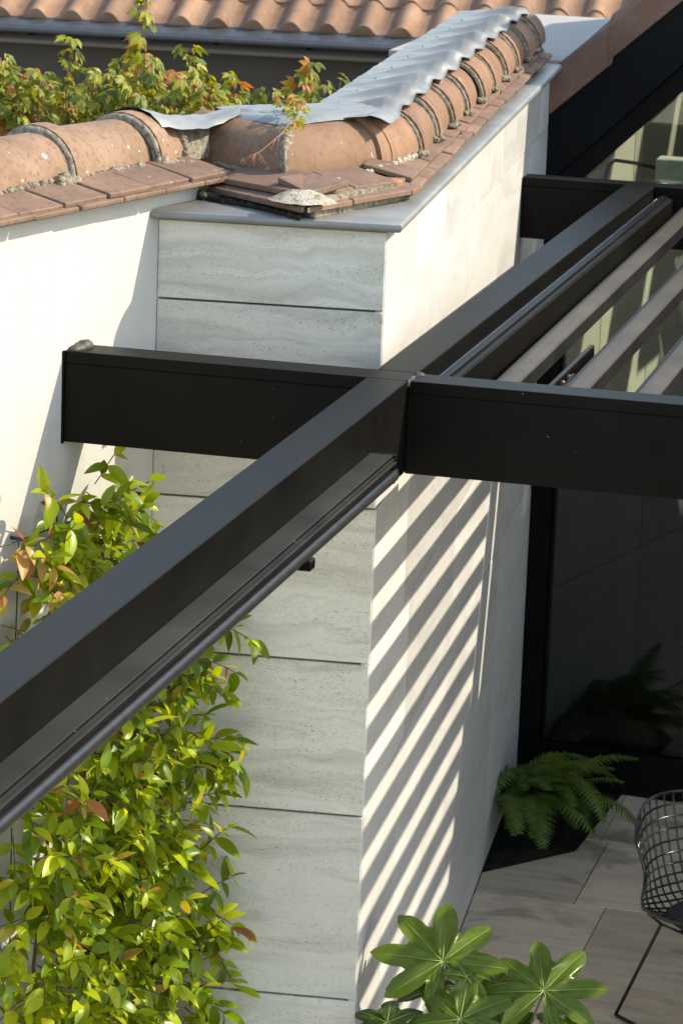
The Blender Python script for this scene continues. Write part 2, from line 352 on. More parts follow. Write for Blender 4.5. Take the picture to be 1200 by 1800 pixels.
def clip(poly, a, b, keep):                             # keep the part of poly on one side of line a-b
    def sd(p): return ((b[0]-a[0])*(p[1]-a[1]) - (b[1]-a[1])*(p[0]-a[0]))*keep
    out = []
    for i in range(len(poly)):
        p, q = poly[i], poly[(i+1) % len(poly)]; dp, dq = sd(p), sd(q)
        if dp >= 0: out.append(p)
        if dp*dq < 0: t = dp/(dp-dq); out.append((p[0]+(q[0]-p[0])*t, p[1]+(q[1]-p[1])*t))
    return out
def area(p): return abs(sum(p[i][0]*p[(i+1) % len(p)][1]-p[(i+1) % len(p)][0]*p[i][1] for i in range(len(p))))/2 if len(p) > 2 else 0
litA, litB = lit(-2, 0, 0), lit(6, 0, 0)
rows = [(7.5, 8.67, -2.5), (8.67, 9.84, -3.0), (9.84, 10.7, -2.62), (10.7, 11.87, -3.2), (11.87, 12.62, -2.03), (12.62, 13.55, -2.045)]
xs_rows = [[-2.6, -1.4, -.2, 1.0], [-2.4, -1.2, 0, 1.2], [-2.6, -1.9, -.7, .5], [-2.6, -1.886, -.686, .514], [-2.6, -2.01, -1.0, .2], [-2.6, -2.045, -.845, .36]]
xs_rows = [xs+[xs[-1]+1.2*k for k in (1, 2, 3) if xs[-1]+1.2*k < 4.1] for xs in xs_rows]
for k, y in enumerate((2.9, 4.05, 5.2, 6.35)): rows.append((y, y+1.15, 0)); xs_rows.append([-2.9-.4*(k % 2)+1.2*i for i in range(6)])
for (y0, y1, _), xs in zip(rows, xs_rows):
    for x0, x1 in zip(xs, xs[1:]):
        p = [(x0, y0), (x1, y0), (x1, y1), (x0, y1)]
        if y0 > 8: p = clip(p, (litA.x, litA.y), (litB.x, litB.y), -1)
        # remove the bed
        if y1 > 12.0 and x0 < -2.1:
            a = clip(p, BED[0], BED[1], -1)
            if area(a) > .001: floor_slab(a)
            if y1 > 12.5:
                b2 = clip(clip(p, BED[0], BED[1], 1), BED[1], BED[2], -1)
                b2 = [q for q in b2]
                if area(b2) > .001: floor_slab(b2)
            continue
        if area(p) > .001: floor_slab(p)

# ================================================================== white garden wall
wall = thing('garden_wall', wal(-1, -.2, 0), 'white plastered garden wall topped with weathered terracotta ridge tiles', 'wall')
bm = bmesh.new()
P = []
add('wall', box('wall', (-.21, -1.9, 1.53), (.42, 4.24, 3.10), .004), M_PLASTER, wall, F_WALL)
# ---- tiles
def half_tile(name, length, rb, collar, clen, re, th=.014, seg=14, a0=-4, a1=184, wob=0):
    prof = [(0, rb+collar), (clen*.75, rb+collar), (clen, rb+.002), (clen+.012, rb), (length*.6, rb-(rb-re)*.6), (length, re)]
    bm = bmesh.new(); O = []; I = []
    for y, r in prof:
        O.append([bm.verts.new((math.cos(R(a0+(a1-a0)*k/seg))*(r+wob*nz(y*9, k*.4)), y, math.sin(R(a0+(a1-a0)*k/seg))*(r+wob*nz(y*9, k*.4)))) for k in range(seg+1)])
        I.append([bm.verts.new((math.cos(R(a0+(a1-a0)*k/seg))*(r-th), y, math.sin(R(a0+(a1-a0)*k/seg))*(r-th))) for k in range(seg+1)])
    m = len(prof)
    for i in range(m-1):
        for k in range(seg):
            bm.faces.new((O[i][k], O[i+1][k], O[i+1][k+1], O[i][k+1])); bm.faces.new((I[i][k], I[i][k+1], I[i+1][k+1], I[i+1][k]))
        for k in (0, seg): bm.faces.new((O[i][k], I[i][k], I[i+1][k], O[i+1][k]))
    for i in (0, m-1):
        for k in range(seg): bm.faces.new((O[i][k], O[i][k+1], I[i][k+1], I[i][k]))
    return finish(bm, name, True, 38)
def ring_mortar(name, r0, r1, w, seg=30, a0=0, a1=180, seed=0):
    bm = bmesh.new(); rows_ = []
    for k in range(seg+1):
        a = R(a0+(a1-a0)*k/seg); j = .004*nz(k*.9, seed)+.003*nz(k*2.7, seed+5); row = []
        for y, r in ((-w, r0), (-w*.9, r0+(r1-r0)*.65+j), (-.001, r1+j*.5), (.012, r1-.004)):
            row.append(bm.verts.new((math.cos(a)*r, y+j*.7, math.sin(a)*r)))
        rows_.append(row)
    for A, B in zip(rows_, rows_[1:]):
        for i in range(3): bm.faces.new((A[i], B[i], B[i+1], A[i+1]))
    return finish(bm, name, True)
def lumps(name, pts, r, n, mat_, parent, M=None, seed=0):   # crumbly mortar bead along a polyline
    bm = bmesh.new(); pts = [Vector(p) for p in pts]; rng = random.Random(seed)
    for i in range(n):
        t = rng.random()*(len(pts)-1); a = int(min(t, len(pts)-1.001)); p = pts[a].lerp(pts[a+1], t-a)
        q = r*rng.uniform(.5, 1.2)
        rr = bmesh.ops.create_icosphere(bm, subdivisions=1, radius=1, matrix=Matrix.Translation(p+Vector((rng.uniform(-.4, .4), rng.uniform(-.4, .4), rng.uniform(-.3, .3)))*r) @ RZ(rng.random()*6) @ RX(rng.random()*3) @ Matrix.Diagonal((q*1.3, q*rng.uniform(.8, 1.6), q*.8, 1)))
        for v in rr['verts']: v.co += Vector((rng.uniform(-1, 1), rng.uniform(-1, 1), rng.uniform(-1, 1)))*q*.25
    return add('mortar', finish(bm, name, True), mat_, parent, M)
# coping on the garden wall
UC = -.215                                               # axis of the ridge tiles
bedm = extrude_y('coping_bed', [(.0, 3.08), (.0, 3.098), (-.09, 3.135), (-.34, 3.135), (-.42, 3.098), (-.42, 3.08)], -4.0, .22)
cbed = add('coping_bed', bedm, M_MORTAR, wall, F_WALL)
flat_m = [box('flat_tile', (0, 0, 0), (.20, .203, .015), .003), box('flat_tile', (0, 0, 0), (.20, .207, .014), .003)]
for m_ in flat_m: m_.materials.append(M_FLAT_OLD)
s = .30; i = 0
while s > -1.55:
    rg = random.Random(i)
    add('flat_tile', flat_m[0], None, cbed, F_WALL @ T(-.048+rg.uniform(-.004, .005), s-.105, 3.1315+rg.uniform(-.002, .003)) @ RY(R(11.5+rg.uniform(-1, 1))) @ RZ(R(rg.uniform(-.8, .8))))
    add('flat_tile', flat_m[1], None, cbed, F_WALL @ T(-.036+rg.uniform(-.005, .004), s-.045, 3.1125+rg.uniform(-.002, .002)) @ RY(R(7+rg.uniform(-1, 1))) @ RZ(R(rg.uniform(-.8, .8))))
    s -= .211; i += 1
LT = .428
tile_m = [half_tile('ridge_tile', LT+.045, .125, .016, .075, .120, wob=.0012), half_tile('ridge_tile', LT+.045, .126, .017, .08, .119, wob=.0015)]
for m_ in tile_m: m_.materials.append(M_TILE_OLD)
rm1 = ring_mortar('mortar_ring', .118, .139, .012, seed=2); rm1.materials.append(M_MORTAR)
t0 = half_tile('ridge_tile', .15, .126, .017, .085, .123, wob=.0012); t0.materials.append(M_TILE_OLD)
tile_m.append(t0)
for k, s in enumerate([.135, .135-LT, .135-2*LT, .135-3*LT, .135-4*LT]):
    F = F_WALL @ T(UC+random.uniform(-.004, .004), s, 3.138+random.uniform(-.003, .003)) @ RZ(R(random.uniform(-.8, .8)))
    add('ridge_tile', tile_m[k % 2] if k else t0, None, cbed, F)
    add('mortar_ring', rm1, None, cbed, F @ T(0, -.002, 0))
lumps('mortar_edge', [(-.087, s_, 3.146) for s_ in (-1.2, -.6, -.36, .05)], .010, 150, M_MORTAR, cbed, F_WALL, 3)
lumps('mortar_edge', [(-.075, -.40, 3.142), (-.07, -.30, 3.145)], .019, 12, M_MORTAR, cbed, F_WALL, 4)
lumps('mortar_edge', [(-.085, .14, 3.14), (-.06, .26, 3.12), (-.02, .30, 3.10)], .02, 30, M_MORTAR, cbed, F_WALL, 5)

# ================================================================== stone pier
pier = thing('stone_pier', (PL+PR)/2, 'travertine clad pier and long stone wall with terracotta and lead coping', 'wall')
core = [lit(.03, -.03, 0), lit(4.43, -.03, 0), lit(4.43, -.62, 0), Vector((-2.70, 8.86, 0))]
core[0] = Vector((-2.16, 8.906, 0))
add('core', prism('core', [(p.x, p.y) for p in core], 0, 3.012), M_JOINT, pier)
levels = [3.013, 2.787, 2.221, 1.764, 1.306, .739, .17, 0]
for a, b in zip(levels, levels[1:]):
    j = random.uniform(-.0012, .0012)
    add('slab', box('slab', (0, 0, 0), (.026, .6405, a-b-.006), .0022), M_FRONT, pier, F_FRONT @ T(-.0145+j, .3232, (a+b)/2))
lev2 = [3.013, 2.789, 2.221, 1.768, 1.306, .772, .17, 0]
cuts = [[.586, 1.251, 2.80, 4.0], [.975, 1.87, 2.76, 3.70], [.664, 1.526, 2.552, 3.45], [.79, 1.88, 2.9, 3.9], [.70, 1.26, 2.3, 3.3], [.46, 1.35, 2.4, 3.3], [.9, 2.0, 3.1]]
for k, (a, b) in enumerate(zip(lev2, lev2[1:])):
    cs = [.003]+cuts[k]+[4.42]
    for s0, s1 in zip(cs, cs[1:]):
        j = random.uniform(-.0006, .0006)
        add('slab', box('slab', (0, 0, 0), (.026, s1-s0-.0045, a-b-.0045), .0012), M_LIT, pier, F_LIT @ T(-.0135+j, (s0+s1)/2, (a+b)/2) @ RX(random.choice((0, 0, math.pi))))
# lead capping on the pier
fo = -nrm(FA)                                            # outward of the front face
fo = Vector((math.sin(R(FA+90)), math.cos(R(FA+90)), 0))
def off(p, a, b): return p + fo*a + nrm(LA)*b
capp = [PL+fo*.042+dirv(FA)*(-.012), off(PR, .042, .045), lit(4.44, .045, 0), lit(4.44, -.6, 0), Vector((-2.79, 9.3, 0))]
bm = bmesh.new(); lo, hi = bm_prism(bm, [(p.x, p.y) for p in capp], 3.017, 3.043)
es = [e for e in bm.edges if (e.verts[0] in lo and e.verts[1] in lo) or (e.verts[0] in hi and e.verts[1] in hi)]
bmesh.ops.bevel(bm, geom=es, offset=.0122, segments=5, affect='EDGES', profile=.5)
add('lead_cap', finish(bm, 'lead_cap', True, 50), M_LEAD, pier)
# bed under the coping tiles
A_, B_, C_, D_ = Vector((-2.700, 9.035, 0)), Vector((-2.335, 8.765, 0)), Vector((-2.150, 9.245, 0)), lit(4.36, -.005, 0)
bedp = [A_+Vector((.03, .05, 0)), B_+Vector((.01, .055, 0)), C_+Vector((-.035, .0, 0)), D_+Vector((-.04, 0, 0)), lit(4.36, -.42, 0), lit(.9, -.50, 0), Vector((-2.83, 9.35, 0))]
pbed = add('coping_bed', prism('coping_bed', [(p.x, p.y) for p in bedp], 3.044, 3.098), M_MORTAR, pier)
def strip_tiles(a, b, n, wid, z, th, slope, inset, seed, m, over=.004, skip=()):
    d = (b-a); ln = d.length/n; az = math.degrees(math.atan2(d.x, d.y)); rg = random.Random(seed)
    me = box('flat_tile', (0, 0, 0), (wid, ln-over, th), .0025); me.materials.append(m)
    for i in range(n):
        if i in skip: continue
        p = a + d*((i+.5)/n)
        F = frame((p.x, p.y, z+rg.uniform(-.002, .003)), az) @ RY(R(slope)) @ T(-wid/2+inset+rg.uniform(-.004, .004), 0, 0) @ RZ(R(rg.uniform(-.7, .7))) @ RX(R(rg.uniform(-.5, .5)))
        add('flat_tile', me, None, pbed, F)
def poly_tile(poly, z0, z1, m, b=.0025): return add('flat_tile', prism('flat_tile', [(p.x, p.y) for p in poly], z0, z1, b), m, pbed)
# lower course
strip_tiles(C_+Vector((.0, .08, 0)), D_, 21, .15, 3.072, .015, 10, .002, 11, M_FLAT)
ab = (B_-A_).normalized(); abn = Vector((-ab.y, ab.x, 0))
if abn.y < 0: abn = -abn
bc = (C_-B_).normalized(); bcn = Vector((-bc.y, bc.x, 0))
def slopez(base, p0, n, k): return lambda p: base + max(0, (Vector((p[0], p[1], 0))-p0).dot(n))*k
def slope_tile(poly, p0, n, z, th, m, k=.19):
    bm = bmesh.new(); bm_prism(bm, [(p.x, p.y) for p in poly], slopez(z, p0, n, k), slopez(z+th, p0, n, k))
    bmesh.ops.bevel(bm, geom=bm.edges[:], offset=.0025, segments=1, affect='EDGES')
    add('flat_tile', finish(bm, 'flat_tile'), m, pbed)
slope_tile([A_, B_-ab*.012, B_+Vector((.0, .19, 0)), A_+abn*.17], A_, abn, 3.062, .016, M_FLAT)
mid = B_.lerp(C_, .44)
slope_tile([B_+bc*.008, mid-bc*.002, mid+bcn*.15, B_+Vector((-.01, .2, 0))], B_, bcn, 3.062, .016, M_FLAT)
slope_tile([mid+bc*.002, C_, C_+bcn*.15, mid+bcn*.15], B_, bcn, 3.064, .016, M_FLAT)
slope_tile([C_+bc*.004, C_+Vector((.012, .075, 0)), C_+Vector((-.12, .08, 0)), C_+bcn*.15], B_, bcn, 3.062, .016, M_FLAT)
# upper course
ua, ub, uc = A_+abn*.03-ab*.01, B_+abn*.05-ab*.06, C_-bc*.03+bcn*.03
um = ua.lerp(ub, .62)
slope_tile([ua, um-ab*.001, um+abn*.16, ua+abn*.16], A_, abn, 3.081, .016, M_FLAT)
slope_tile([um+ab*.001, ub, ub+abn*.15, um+abn*.16], A_, abn, 3.081, .016, M_FLAT)
u1, u2 = B_+bc*.085+bcn*.045, uc
q = u1.lerp(u2, .5)
slope_tile([u1, q-bc*.001, q+bcn*.15, u1+bcn*.13+Vector((0, .04, 0))], B_, bcn, 3.080, .016, M_FLAT)
slope_tile([q+bc*.001, u2, u2+bcn*.15, q+bcn*.15], B_, bcn, 3.082, .016, M_FLAT)
add('broken_tile', prism('broken_tile', [(p.x, p.y) for p in (u2+bc*.001, u2+bc*.055+bcn*.02, u2+bc*.06+bcn*.05, u2+bcn*.06)], 3.084, 3.102, .003), M_BRICKRED, pbed, label='broken tile corner showing raw orange clay')
strip_tiles(C_+Vector((-.028, .10, 0)), D_+Vector((-.03, 0, 0)), 20, .15, 3.092, .015, 13, .002, 12, M_FLAT)
# mortar fan at the nose
bm = bmesh.new(); nose = B_+Vector((-.02, .045, 3.083))
rings = []
for i in range(7):
    rr_ = .105*(i/6); row = []
    for k in range(17):
        a = R(-165+150*k/16); row.append(bm.verts.new(nose + Vector((math.cos(a)*rr_*1.0 - .01, math.sin(a)*rr_*.9+.06, .034*math.cos(i/6*1.5)+.004*nz(i*1.3, k*.8)+.003*nz(i*3, k*2)))))
    rings.append(row)
for a, b in zip(rings[1:], rings[2:]):
    for k in range(16): bm.faces.new((a[k], a[k+1], b[k+1], b[k]))
add('mortar_fan', finish(bm, 'mortar_fan', True), M_MORTAR_PALE, pbed)
# ridge tiles: front piece, corner piece, then the long row
def cut_mesh(me, M, co, no):                           # keep the side the normal points away from
    bm = bmesh.new(); bm.from_mesh(me); Mi = M.inverted()
    bmesh.ops.bisect_plane(bm, geom=bm.verts[:]+bm.edges[:]+bm.faces[:], plane_co=Mi @ co, plane_no=(Mi.to_3x3() @ no).normalized(), clear_outer=True)
    bm.to_mesh(me); bm.free(); me.set_sharp_from_angle(angle=R(38)); return me
MI, MN = Vector((-2.541, 9.261, 3.1)), Vector((.957, .289, 0))     # mitre between the front piece and the corner piece
F1 = frame((-2.679-.822*.20, 9.357+.569*.20, 3.112), 124.7)
t1 = half_tile('ridge_tile', .70, .128, .0, .05, .128, wob=.001); t1.materials.append(M_TILE)
add('ridge_tile', cut_mesh(t1, F1, MI-MN*.012, MN), None, pbed, F1)
F2 = frame((-2.5755-.375*.2, 9.176-.927*.2, 3.112), 22)
t2 = half_tile('ridge_tile', .66, .128, .0, .05, .128, wob=.001); t2.materials.append(M_TILE)
add('ridge_tile', cut_mesh(t2, F2, MI+MN*.010, -MN), None, pbed, F2)
t3 = half_tile('ridge_tile', .075, .141, .0, .02, .141); t3.materials.append(M_TILE)
add('ridge_tile', t3, None, pbed, F2 @ T(0, .59, 0))
def fill_mesh(F, ln, co, no):
    bm = bmesh.new(); rws = []
    for i in range(9):
        rws.append([bm.verts.new((math.cos(R(180*k/14))*(.117+.004*nz(k*.6, i)), ln*i/8, math.sin(R(180*k/14))*(.117+.004*nz(k*.6, i)))) for k in range(15)])
    for a, b in zip(rws, rws[1:]):
        for k in range(14): bm.faces.new((a[k], b[k], b[k+1], a[k+1]))
    return cut_mesh(finish(bm, 'mortar_core', True), F, co, no)
add('mortar_core', fill_mesh(F1, .70, MI-MN*.022, MN), M_MORTAR_PALE, pbed, F1)
add('mortar_core', fill_mesh(F2, .66, MI+MN*.022, -MN), M_MORTAR_PALE, pbed, F2)
# mortar wedge over the mitre
bm = bmesh.new(); ax = (Vector((-2.481, 9.0625, 0))-Vector((-2.541, 9.261, 0))).normalized(); wd = []
for i in range(15):
    a = R(4+86*i/14); r = .124/math.cos(R(39))
    hor = .205*math.cos(a)+.004; zz_ = 3.112+.132*math.sin(a)
    c = Vector((MI.x, MI.y, 0))+ax*hor+Vector((0, 0, zz_)); w = .048*(1-i/14)**.75+.008; row = []
    for k in range(9):
        q = (k-4)/4; row.append(bm.verts.new(c + MN*w*q - ax*(1.5*w*abs(q)+.003) + Vector((0, 0, -.004*q*q)) + Vector((nz(i*.7, k*.9), nz(i*.7, k*.9, 4), nz(i*.7, k*.9, 8)))*.006))
    wd.append(row)
for a, b in zip(wd, wd[1:]):
    for k in range(8): bm.faces.new((a[k], a[k+1], b[k+1], b[k]))
add('mortar_cone', finish(bm, 'mortar_cone', True), M_MORTAR, pbed)
LS = .361; UL = -.166; S0 = .99; RB, RCOL = .126, .014
tl = [half_tile('ridge_tile', LS+.04, RB, RCOL, .055, .121, wob=.0012), half_tile('ridge_tile', LS+.04, RB, RCOL, .06, .120, wob=.0016)]
for m_ in tl: m_.materials.append(M_TILE)
rm2 = ring_mortar('mortar_ring', .119, .1335, .0055, seed=8); rm2.materials.append(M_MORTAR)
t4 = half_tile('ridge_tile', .27, .127, .0, .03, .125); t4.materials.append(M_TILE)
add('ridge_tile', t4, None, pbed, frame((-2.404, 9.545, 3.117), 6))
for k in range(0, 10):
    F = F_LIT @ T(UL+random.uniform(-.004, .004), S0-.08+k*LS, 3.118+random.uniform(-.003, .003)) @ RZ(R(random.uniform(-.9, .9)))
    add('ridge_tile', tl[k % 2], None, pbed, F)
    if k >= 0: add('mortar_ring', rm2, None, pbed, F @ T(0, -.002, 0))
lumps('mortar_edge', [lit(.2, -.2, 3.11), lit(.55, -.1, 3.112), lit(.95, -.035, 3.113)], .010, 90, M_MORTAR_PALE, pbed, None, 6)
lumps('mortar_edge', [Vector((-2.74, 9.245, 3.115)), Vector((-2.53, 9.09, 3.108))], .008, 70, M_MORTAR, pbed, None, 7)
for k in range(0, 10):
    s = S0-.08+k*LS
    lumps('mortar_edge', [lit(s-.05, UL+.125, 3.118), lit(s+.02, UL+.14, 3.115)], .0085, 26, M_MORTAR, pbed, None, 20+k)
lumps('mortar_edge', [wal(.285+.02*math.sin(a_), UC+.122*math.cos(a_), 3.135+.12*math.sin(a_)) for a_ in (-.1, .3, .6, .9, 1.2)], .011, 150, M_MORTAR, pbed, None, 41)
def plug(F, ln, r):
    bm = bmesh.new(); rws = [[bm.verts.new((math.cos(R(180*k/14))*(r+.004*nz(k*.6, i)), ln*i/6, math.sin(R(180*k/14))*(r+.004*nz(k*.6, i)))) for k in range(15)] for i in range(7)]
    for a, b in zip(rws, rws[1:]):
        for k in range(14): bm.faces.new((a[k], b[k], b[k+1], a[k+1]))
    bm.faces.new(rws[0]); bm.faces.new(rws[-1][::-1])
    add('mortar_core', finish(bm, 'mortar_core', True, 60), M_MORTAR, pbed, F)
plug(F_WALL @ T(UC, .15, 3.128), .36, .108)
lumps('debris', [A_+Vector((-.04, -.01, 3.048)), A_.lerp(B_, .5)+Vector((0, .02, 3.046)), B_+Vector((-.02, .03, 3.046))], .012, 120, M_SOIL, pbed, None, 40)
lumps('mortar_edge', [Vector((-2.84, 9.26, 3.08)), Vector((-2.76, 9.10, 3.075)), Vector((-2.70, 9.0, 3.06))], .014, 40, M_MORTAR, pbed, None, 9)
# lead sheet dressed over the row of ridge tiles
def rad(s):
    l = (s-(S0-.08)) % LS
    c = RCOL*max(0, min(1, (.065-l)/.02)) if l < .065 else 0
    up_ = RCOL*max(0, 1-(LS-l)/.02) if l > LS-.02 else 0
    return RB - .006*l/LS + max(c, up_)
NS, NU = 240, 22
rowsP = []
for i in range(NS+1):
    s = .62 + (4.47-.62)*i/NS; row = []; r = rad(s)+.011
    l = ((s-(S0-.08)) % LS)/LS
    fade = min(1, max(0, (s-.8)/.15))
    tend = R(57 + 9*l*fade + 3*nz(s*7) )
    for j in range(NU+1):
        t = j/NU
        if t < .55:
            k = t/.55; u = UL-.225+.225*k; sag = .5-.5*math.cos(k*math.pi)
            z = 3.118 + (RB+.004) - .022*(1-k) + (r-RB-.006)*max(0, (k-.12)/.88)**1.3
        else:
            k = (t-.55)/.45; a = math.pi/2 + (tend-math.pi/2)*k; u = UL + math.cos(a)*r; z = 3.118 + math.sin(a)*r
        fold = math.exp(-((l if l < .5 else l-1)/.10)**2)*fade
        z += .014*fold*max(0, min(1, (t-.08)/.4))*(1 if t < .8 else max(.35, 1-(t-.8)*3)) + .0035*nz(s*9, u*16) + .0045*(abs(nz(s*17, u*11, 3))-.2) + .002*nz(s*34, u*34, 2)
        if j == NU: z += .003+.006*abs(nz(s*22))
        row.append(lit(s, u, z))
    rowsP.append(row)
add('lead_sheet', grid('lead_sheet', rowsP), M_LEAD, pbed)
# clouts and raised seams on the lead
bm = bmesh.new()
for k in range(9):
    p = lit(.95+k*LS+.03*random.random(), UL-.14, 3.246); bmesh.ops.create_icosphere(bm, subdivisions=1, radius=.004, matrix=Matrix.Translation(p))
add('lead_clout', finish(bm, 'lead_clout', True), M_LEAD, pbed)
# lead over the front pieces
front = []
edge = [Vector((-2.765, 9.385, 3.243)), Vector((-2.66, 9.315, 3.250)), Vector((-2.55, 9.235, 3.252)), Vector((-2.515, 9.245, 3.252)), Vector((-2.44, 9.42, 3.252)), Vector((-2.33, 9.62, 3.252))]
back = [Vector((-2.83, 9.55, 3.24)), Vector((-2.77, 9.62, 3.243)), Vector((-2.70, 9.68, 3.243)), Vector((-2.66, 9.70, 3.243)), Vector((-2.58, 9.72, 3.25)), Vector((-2.46, 9.74, 3.258))]
for i in range(26):
    t = i/25*5; a = min(4, int(t)); e = edge[a].lerp(edge[a+1], t-a); b = back[a].lerp(back[a+1], t-a); row = []
    for j in range(13):
        k = j/12; p = e.lerp(b, k); p.z += .010*math.sin(k*math.pi)*(.4+nz(i*.3, j*.4)) - .012*max(0, 1-k*7)**2 + .003*nz(i*.9, j*.9)
        row.append(p)
    front.append(row)
add('lead_sheet', grid('lead_sheet', front), M_LEAD, pbed)
# lead saddle at the end of the garden wall's ridge
sad = []
for i in range(15):
    t = i/14; row = []
    c0 = wal(.19, UC, 3.14); c1 = Vector((-2.72, 9.42, 3.115)); cc = c0.lerp(c1, t); r = .136
    q = nrm(WA).lerp(Vector((-.574, -.819, 0)), t).normalized() if False else nrm(WA).lerp(Vector((.1, -1, 0)), t*.8).normalized()
    for j in range(19):
        a = R(62-22*(1-t)+ (118+22*(1-t))*j/18)
        row.append(cc + q*math.cos(a)*r*(1+.12*math.sin(t*math.pi)) + Vector((0, 0, math.sin(a)*(r-.028*math.sin(t*math.pi))+.012)) + Vector((0, 0, .008*nz(i*.6, j*.5)+.003*nz(i*1.7, j*1.5))))
    sad.append(row)
add('lead_saddle', grid('lead_saddle', sad), M_LEAD, pbed)
# pale slab and stub beyond the far end of the coping
add('valley_slab', span('valley_slab', (-3.2, 13.24, 3.02), (-2.2, 15.2, 3.055), .004), plaster('pale_slab', (.36, .355, .34)), pier)

# ================================================================== pergola
perg = thing('pergola', (-.5, 10.4, 0), 'black steel pergola with open louvre slats fixed to white wall and stone wall', 'pergola')
ZB, ZT = 2.455, 2.706
def beam(a, b, nm='beam'):
    add(nm, span(nm, a, b, .0025), M_BLACK, perg)
def beam_capped(x0, x1, y0, y1, zb, zt):
    bm = bmesh.new()
    bm_box(bm, ((x0+x1)/2, (y0+y1)/2, (zb+zt-.034)/2), (x1-x0, y1-y0, zt-.034-zb), None, .002)
    bm_box(bm, ((x0+x1)/2, (y0+y1)/2, zt-.0165), (x1-x0, y1-y0+.0012, .033), None, .002)
    bm_box(bm, ((x0+x1)/2, (y0+y1)/2, zt-.034), (x1-x0-.01, y1-y0-.005, .02))
    add('beam', finish(bm, 'beam'), M_BLACK, perg)
beam_capped(-2.888, -1.9365, 8.362, 8.474, ZB, ZT)
beam_capped(-1.934, 2.6, 8.364, 8.474, ZB, ZT-.001)
beam((-2.046, 1.6, ZB), (-1.934, 8.3605, ZT))
beam((-2.046, 8.4765, ZB), (-1.934, 12.309, ZT))
beam_capped(-2.436, -1.936, 12.312, 12.412, 2.474, ZT)
beam_capped(-1.933, 2.6, 12.312, 12.412, 2.474, ZT-.001)
add('end_plate', span('end_plate', (-2.8905, 8.352, ZB-.004), (-2.8825, 8.362, ZT+.001)), M_BLACK, perg)
# sealant blobs
def blob(pts, name='sealant'):
    bm = bmesh.new()
    for p, r in pts: bmesh.ops.create_icosphere(bm, subdivisions=2, radius=1, matrix=Matrix.Translation(p) @ Matrix.Diagonal((r[0], r[1], r[2], 1)))
    for v in bm.verts: v.co += Vector((nz(v.co.x*60, v.co.y*60, v.co.z*60), nz(v.co.x*60+9, v.co.y*60, v.co.z*60), nz(v.co.x*60, v.co.y*60+9, v.co.z*60)))*.004
    add(name, finish(bm, name, True), M_SEAL, perg)
blob([((-2.862, 8.40, 2.706), (.020, .036, .014)), ((-2.852, 8.435, 2.709), (.022, .040, .018)), ((-2.858, 8.42, 2.707), (.022, .05, .015))])
blob([((-1.933, 8.40, 2.703), (.008, .045, .006)), ((-1.925, 8.46, 2.703), (.014, .02, .006)), ((-1.932, 8.365, 2.70), (.006, .01, .012))])
# gutter rail beside the far main beam
add('edge_strip', span('edge_strip', (-1.9335, 8.48, 2.656), (-1.9185, 12.30, 2.660)), M_FRAME, perg)
add('edge_strip', span('edge_strip', (-1.9185, 8.48, 2.6585), (-1.9155, 12.30, 2.6635)), M_STRIP, perg)
add('gutter_rail', extrude_y('gutter_rail', [(-1.933, 2.55), (-1.86, 2.55), (-1.86, 2.588), (-1.848, 2.588), (-1.848, 2.672), (-1.856, 2.678), (-1.868, 2.678), (-1.868, 2.686), (-1.892, 2.686), (-1.896, 2.68), (-1.896, 2.60), (-1.933, 2.60)], 8.48, 12.22, .0012), M_BLACK, perg)
bm = bmesh.new()
for y in (10.9, 11.9, 12.18): bmesh.ops.create_icosphere(bm, subdivisions=2, radius=.006, matrix=Matrix.Translation((-1.914, y, 2.652)))
add('rivet', finish(bm, 'rivet', True), M_STEEL, perg)
# end rails carrying the slats
add('end_rail', span('end_rail', (-1.80, 12.235, 2.56), (2.6, 12.3105, 2.64), .002), M_RAIL, perg)
add('end_rail', span('end_rail', (-1.845, 8.4755, 2.56), (2.6, 8.498, 2.62), .002), M_RAIL, perg)
prof = [(-.020, -.030), (-.020, -.022), (-.001, -.022), (.0, -.006), (.006, -.001), (.018, .002), (.040, .003), (.061, .002), (.065, -.001), (.065, -.044), (.058, -.044), (.056, -.032)]
slat_m = extrude_y('slat', prof, -1.862, 1.862); slat_m.materials.append(M_SLAT)
for i in range(15):
    add('slat', slat_m, None, perg, T(-1.765+.19*i, 10.368, 2.676+random.uniform(-.001, .001)) @ RZ(R(.55)) @ RY(R(random.uniform(-.8, .8))))
# unseen closed panels added to keep sun off the terrace
for i in range(8):
    add('shade_slat', span('shade_slat', (1.06+.19*i, 8.50, 2.66), (1.246+.19*i, 12.23, 2.684), .002), M_SLAT, perg)
# louvre drive links
def link(pts, r, nm, m): add(nm, tube(nm, pts, r, 6), m, perg)
link([(-1.60, 8.62, 2.60), (-1.61, 8.80, 2.615), (-1.60, 8.95, 2.64)], .006, 'link_arm', M_RAIL)
link([(-1.655, 8.60, 2.63), (-1.62, 9.0, 2.60), (-1.60, 9.4, 2.63)], .004, 'link_arm', M_RAIL)
add('link_plate', span('link_plate', (-1.655, 8.50, 2.57), (-1.640, 9.5, 2.625), .002), M_RAIL, perg)
bm = bmesh.new()
for p in ((-1.632, 8.62, 2.612), (-1.625, 8.78, 2.60), (-1.625, 9.02, 2.618), (-1.62, 8.9, 2.625)): bmesh.ops.create_uvsphere(bm, u_segments=8, v_segments=6, radius=.009, matrix=Matrix.Translation(p))
add('link_bolt', finish(bm, 'link_bolt', True), simple('bronze_bolt', (.18, .13, .08), .4, .6), perg)
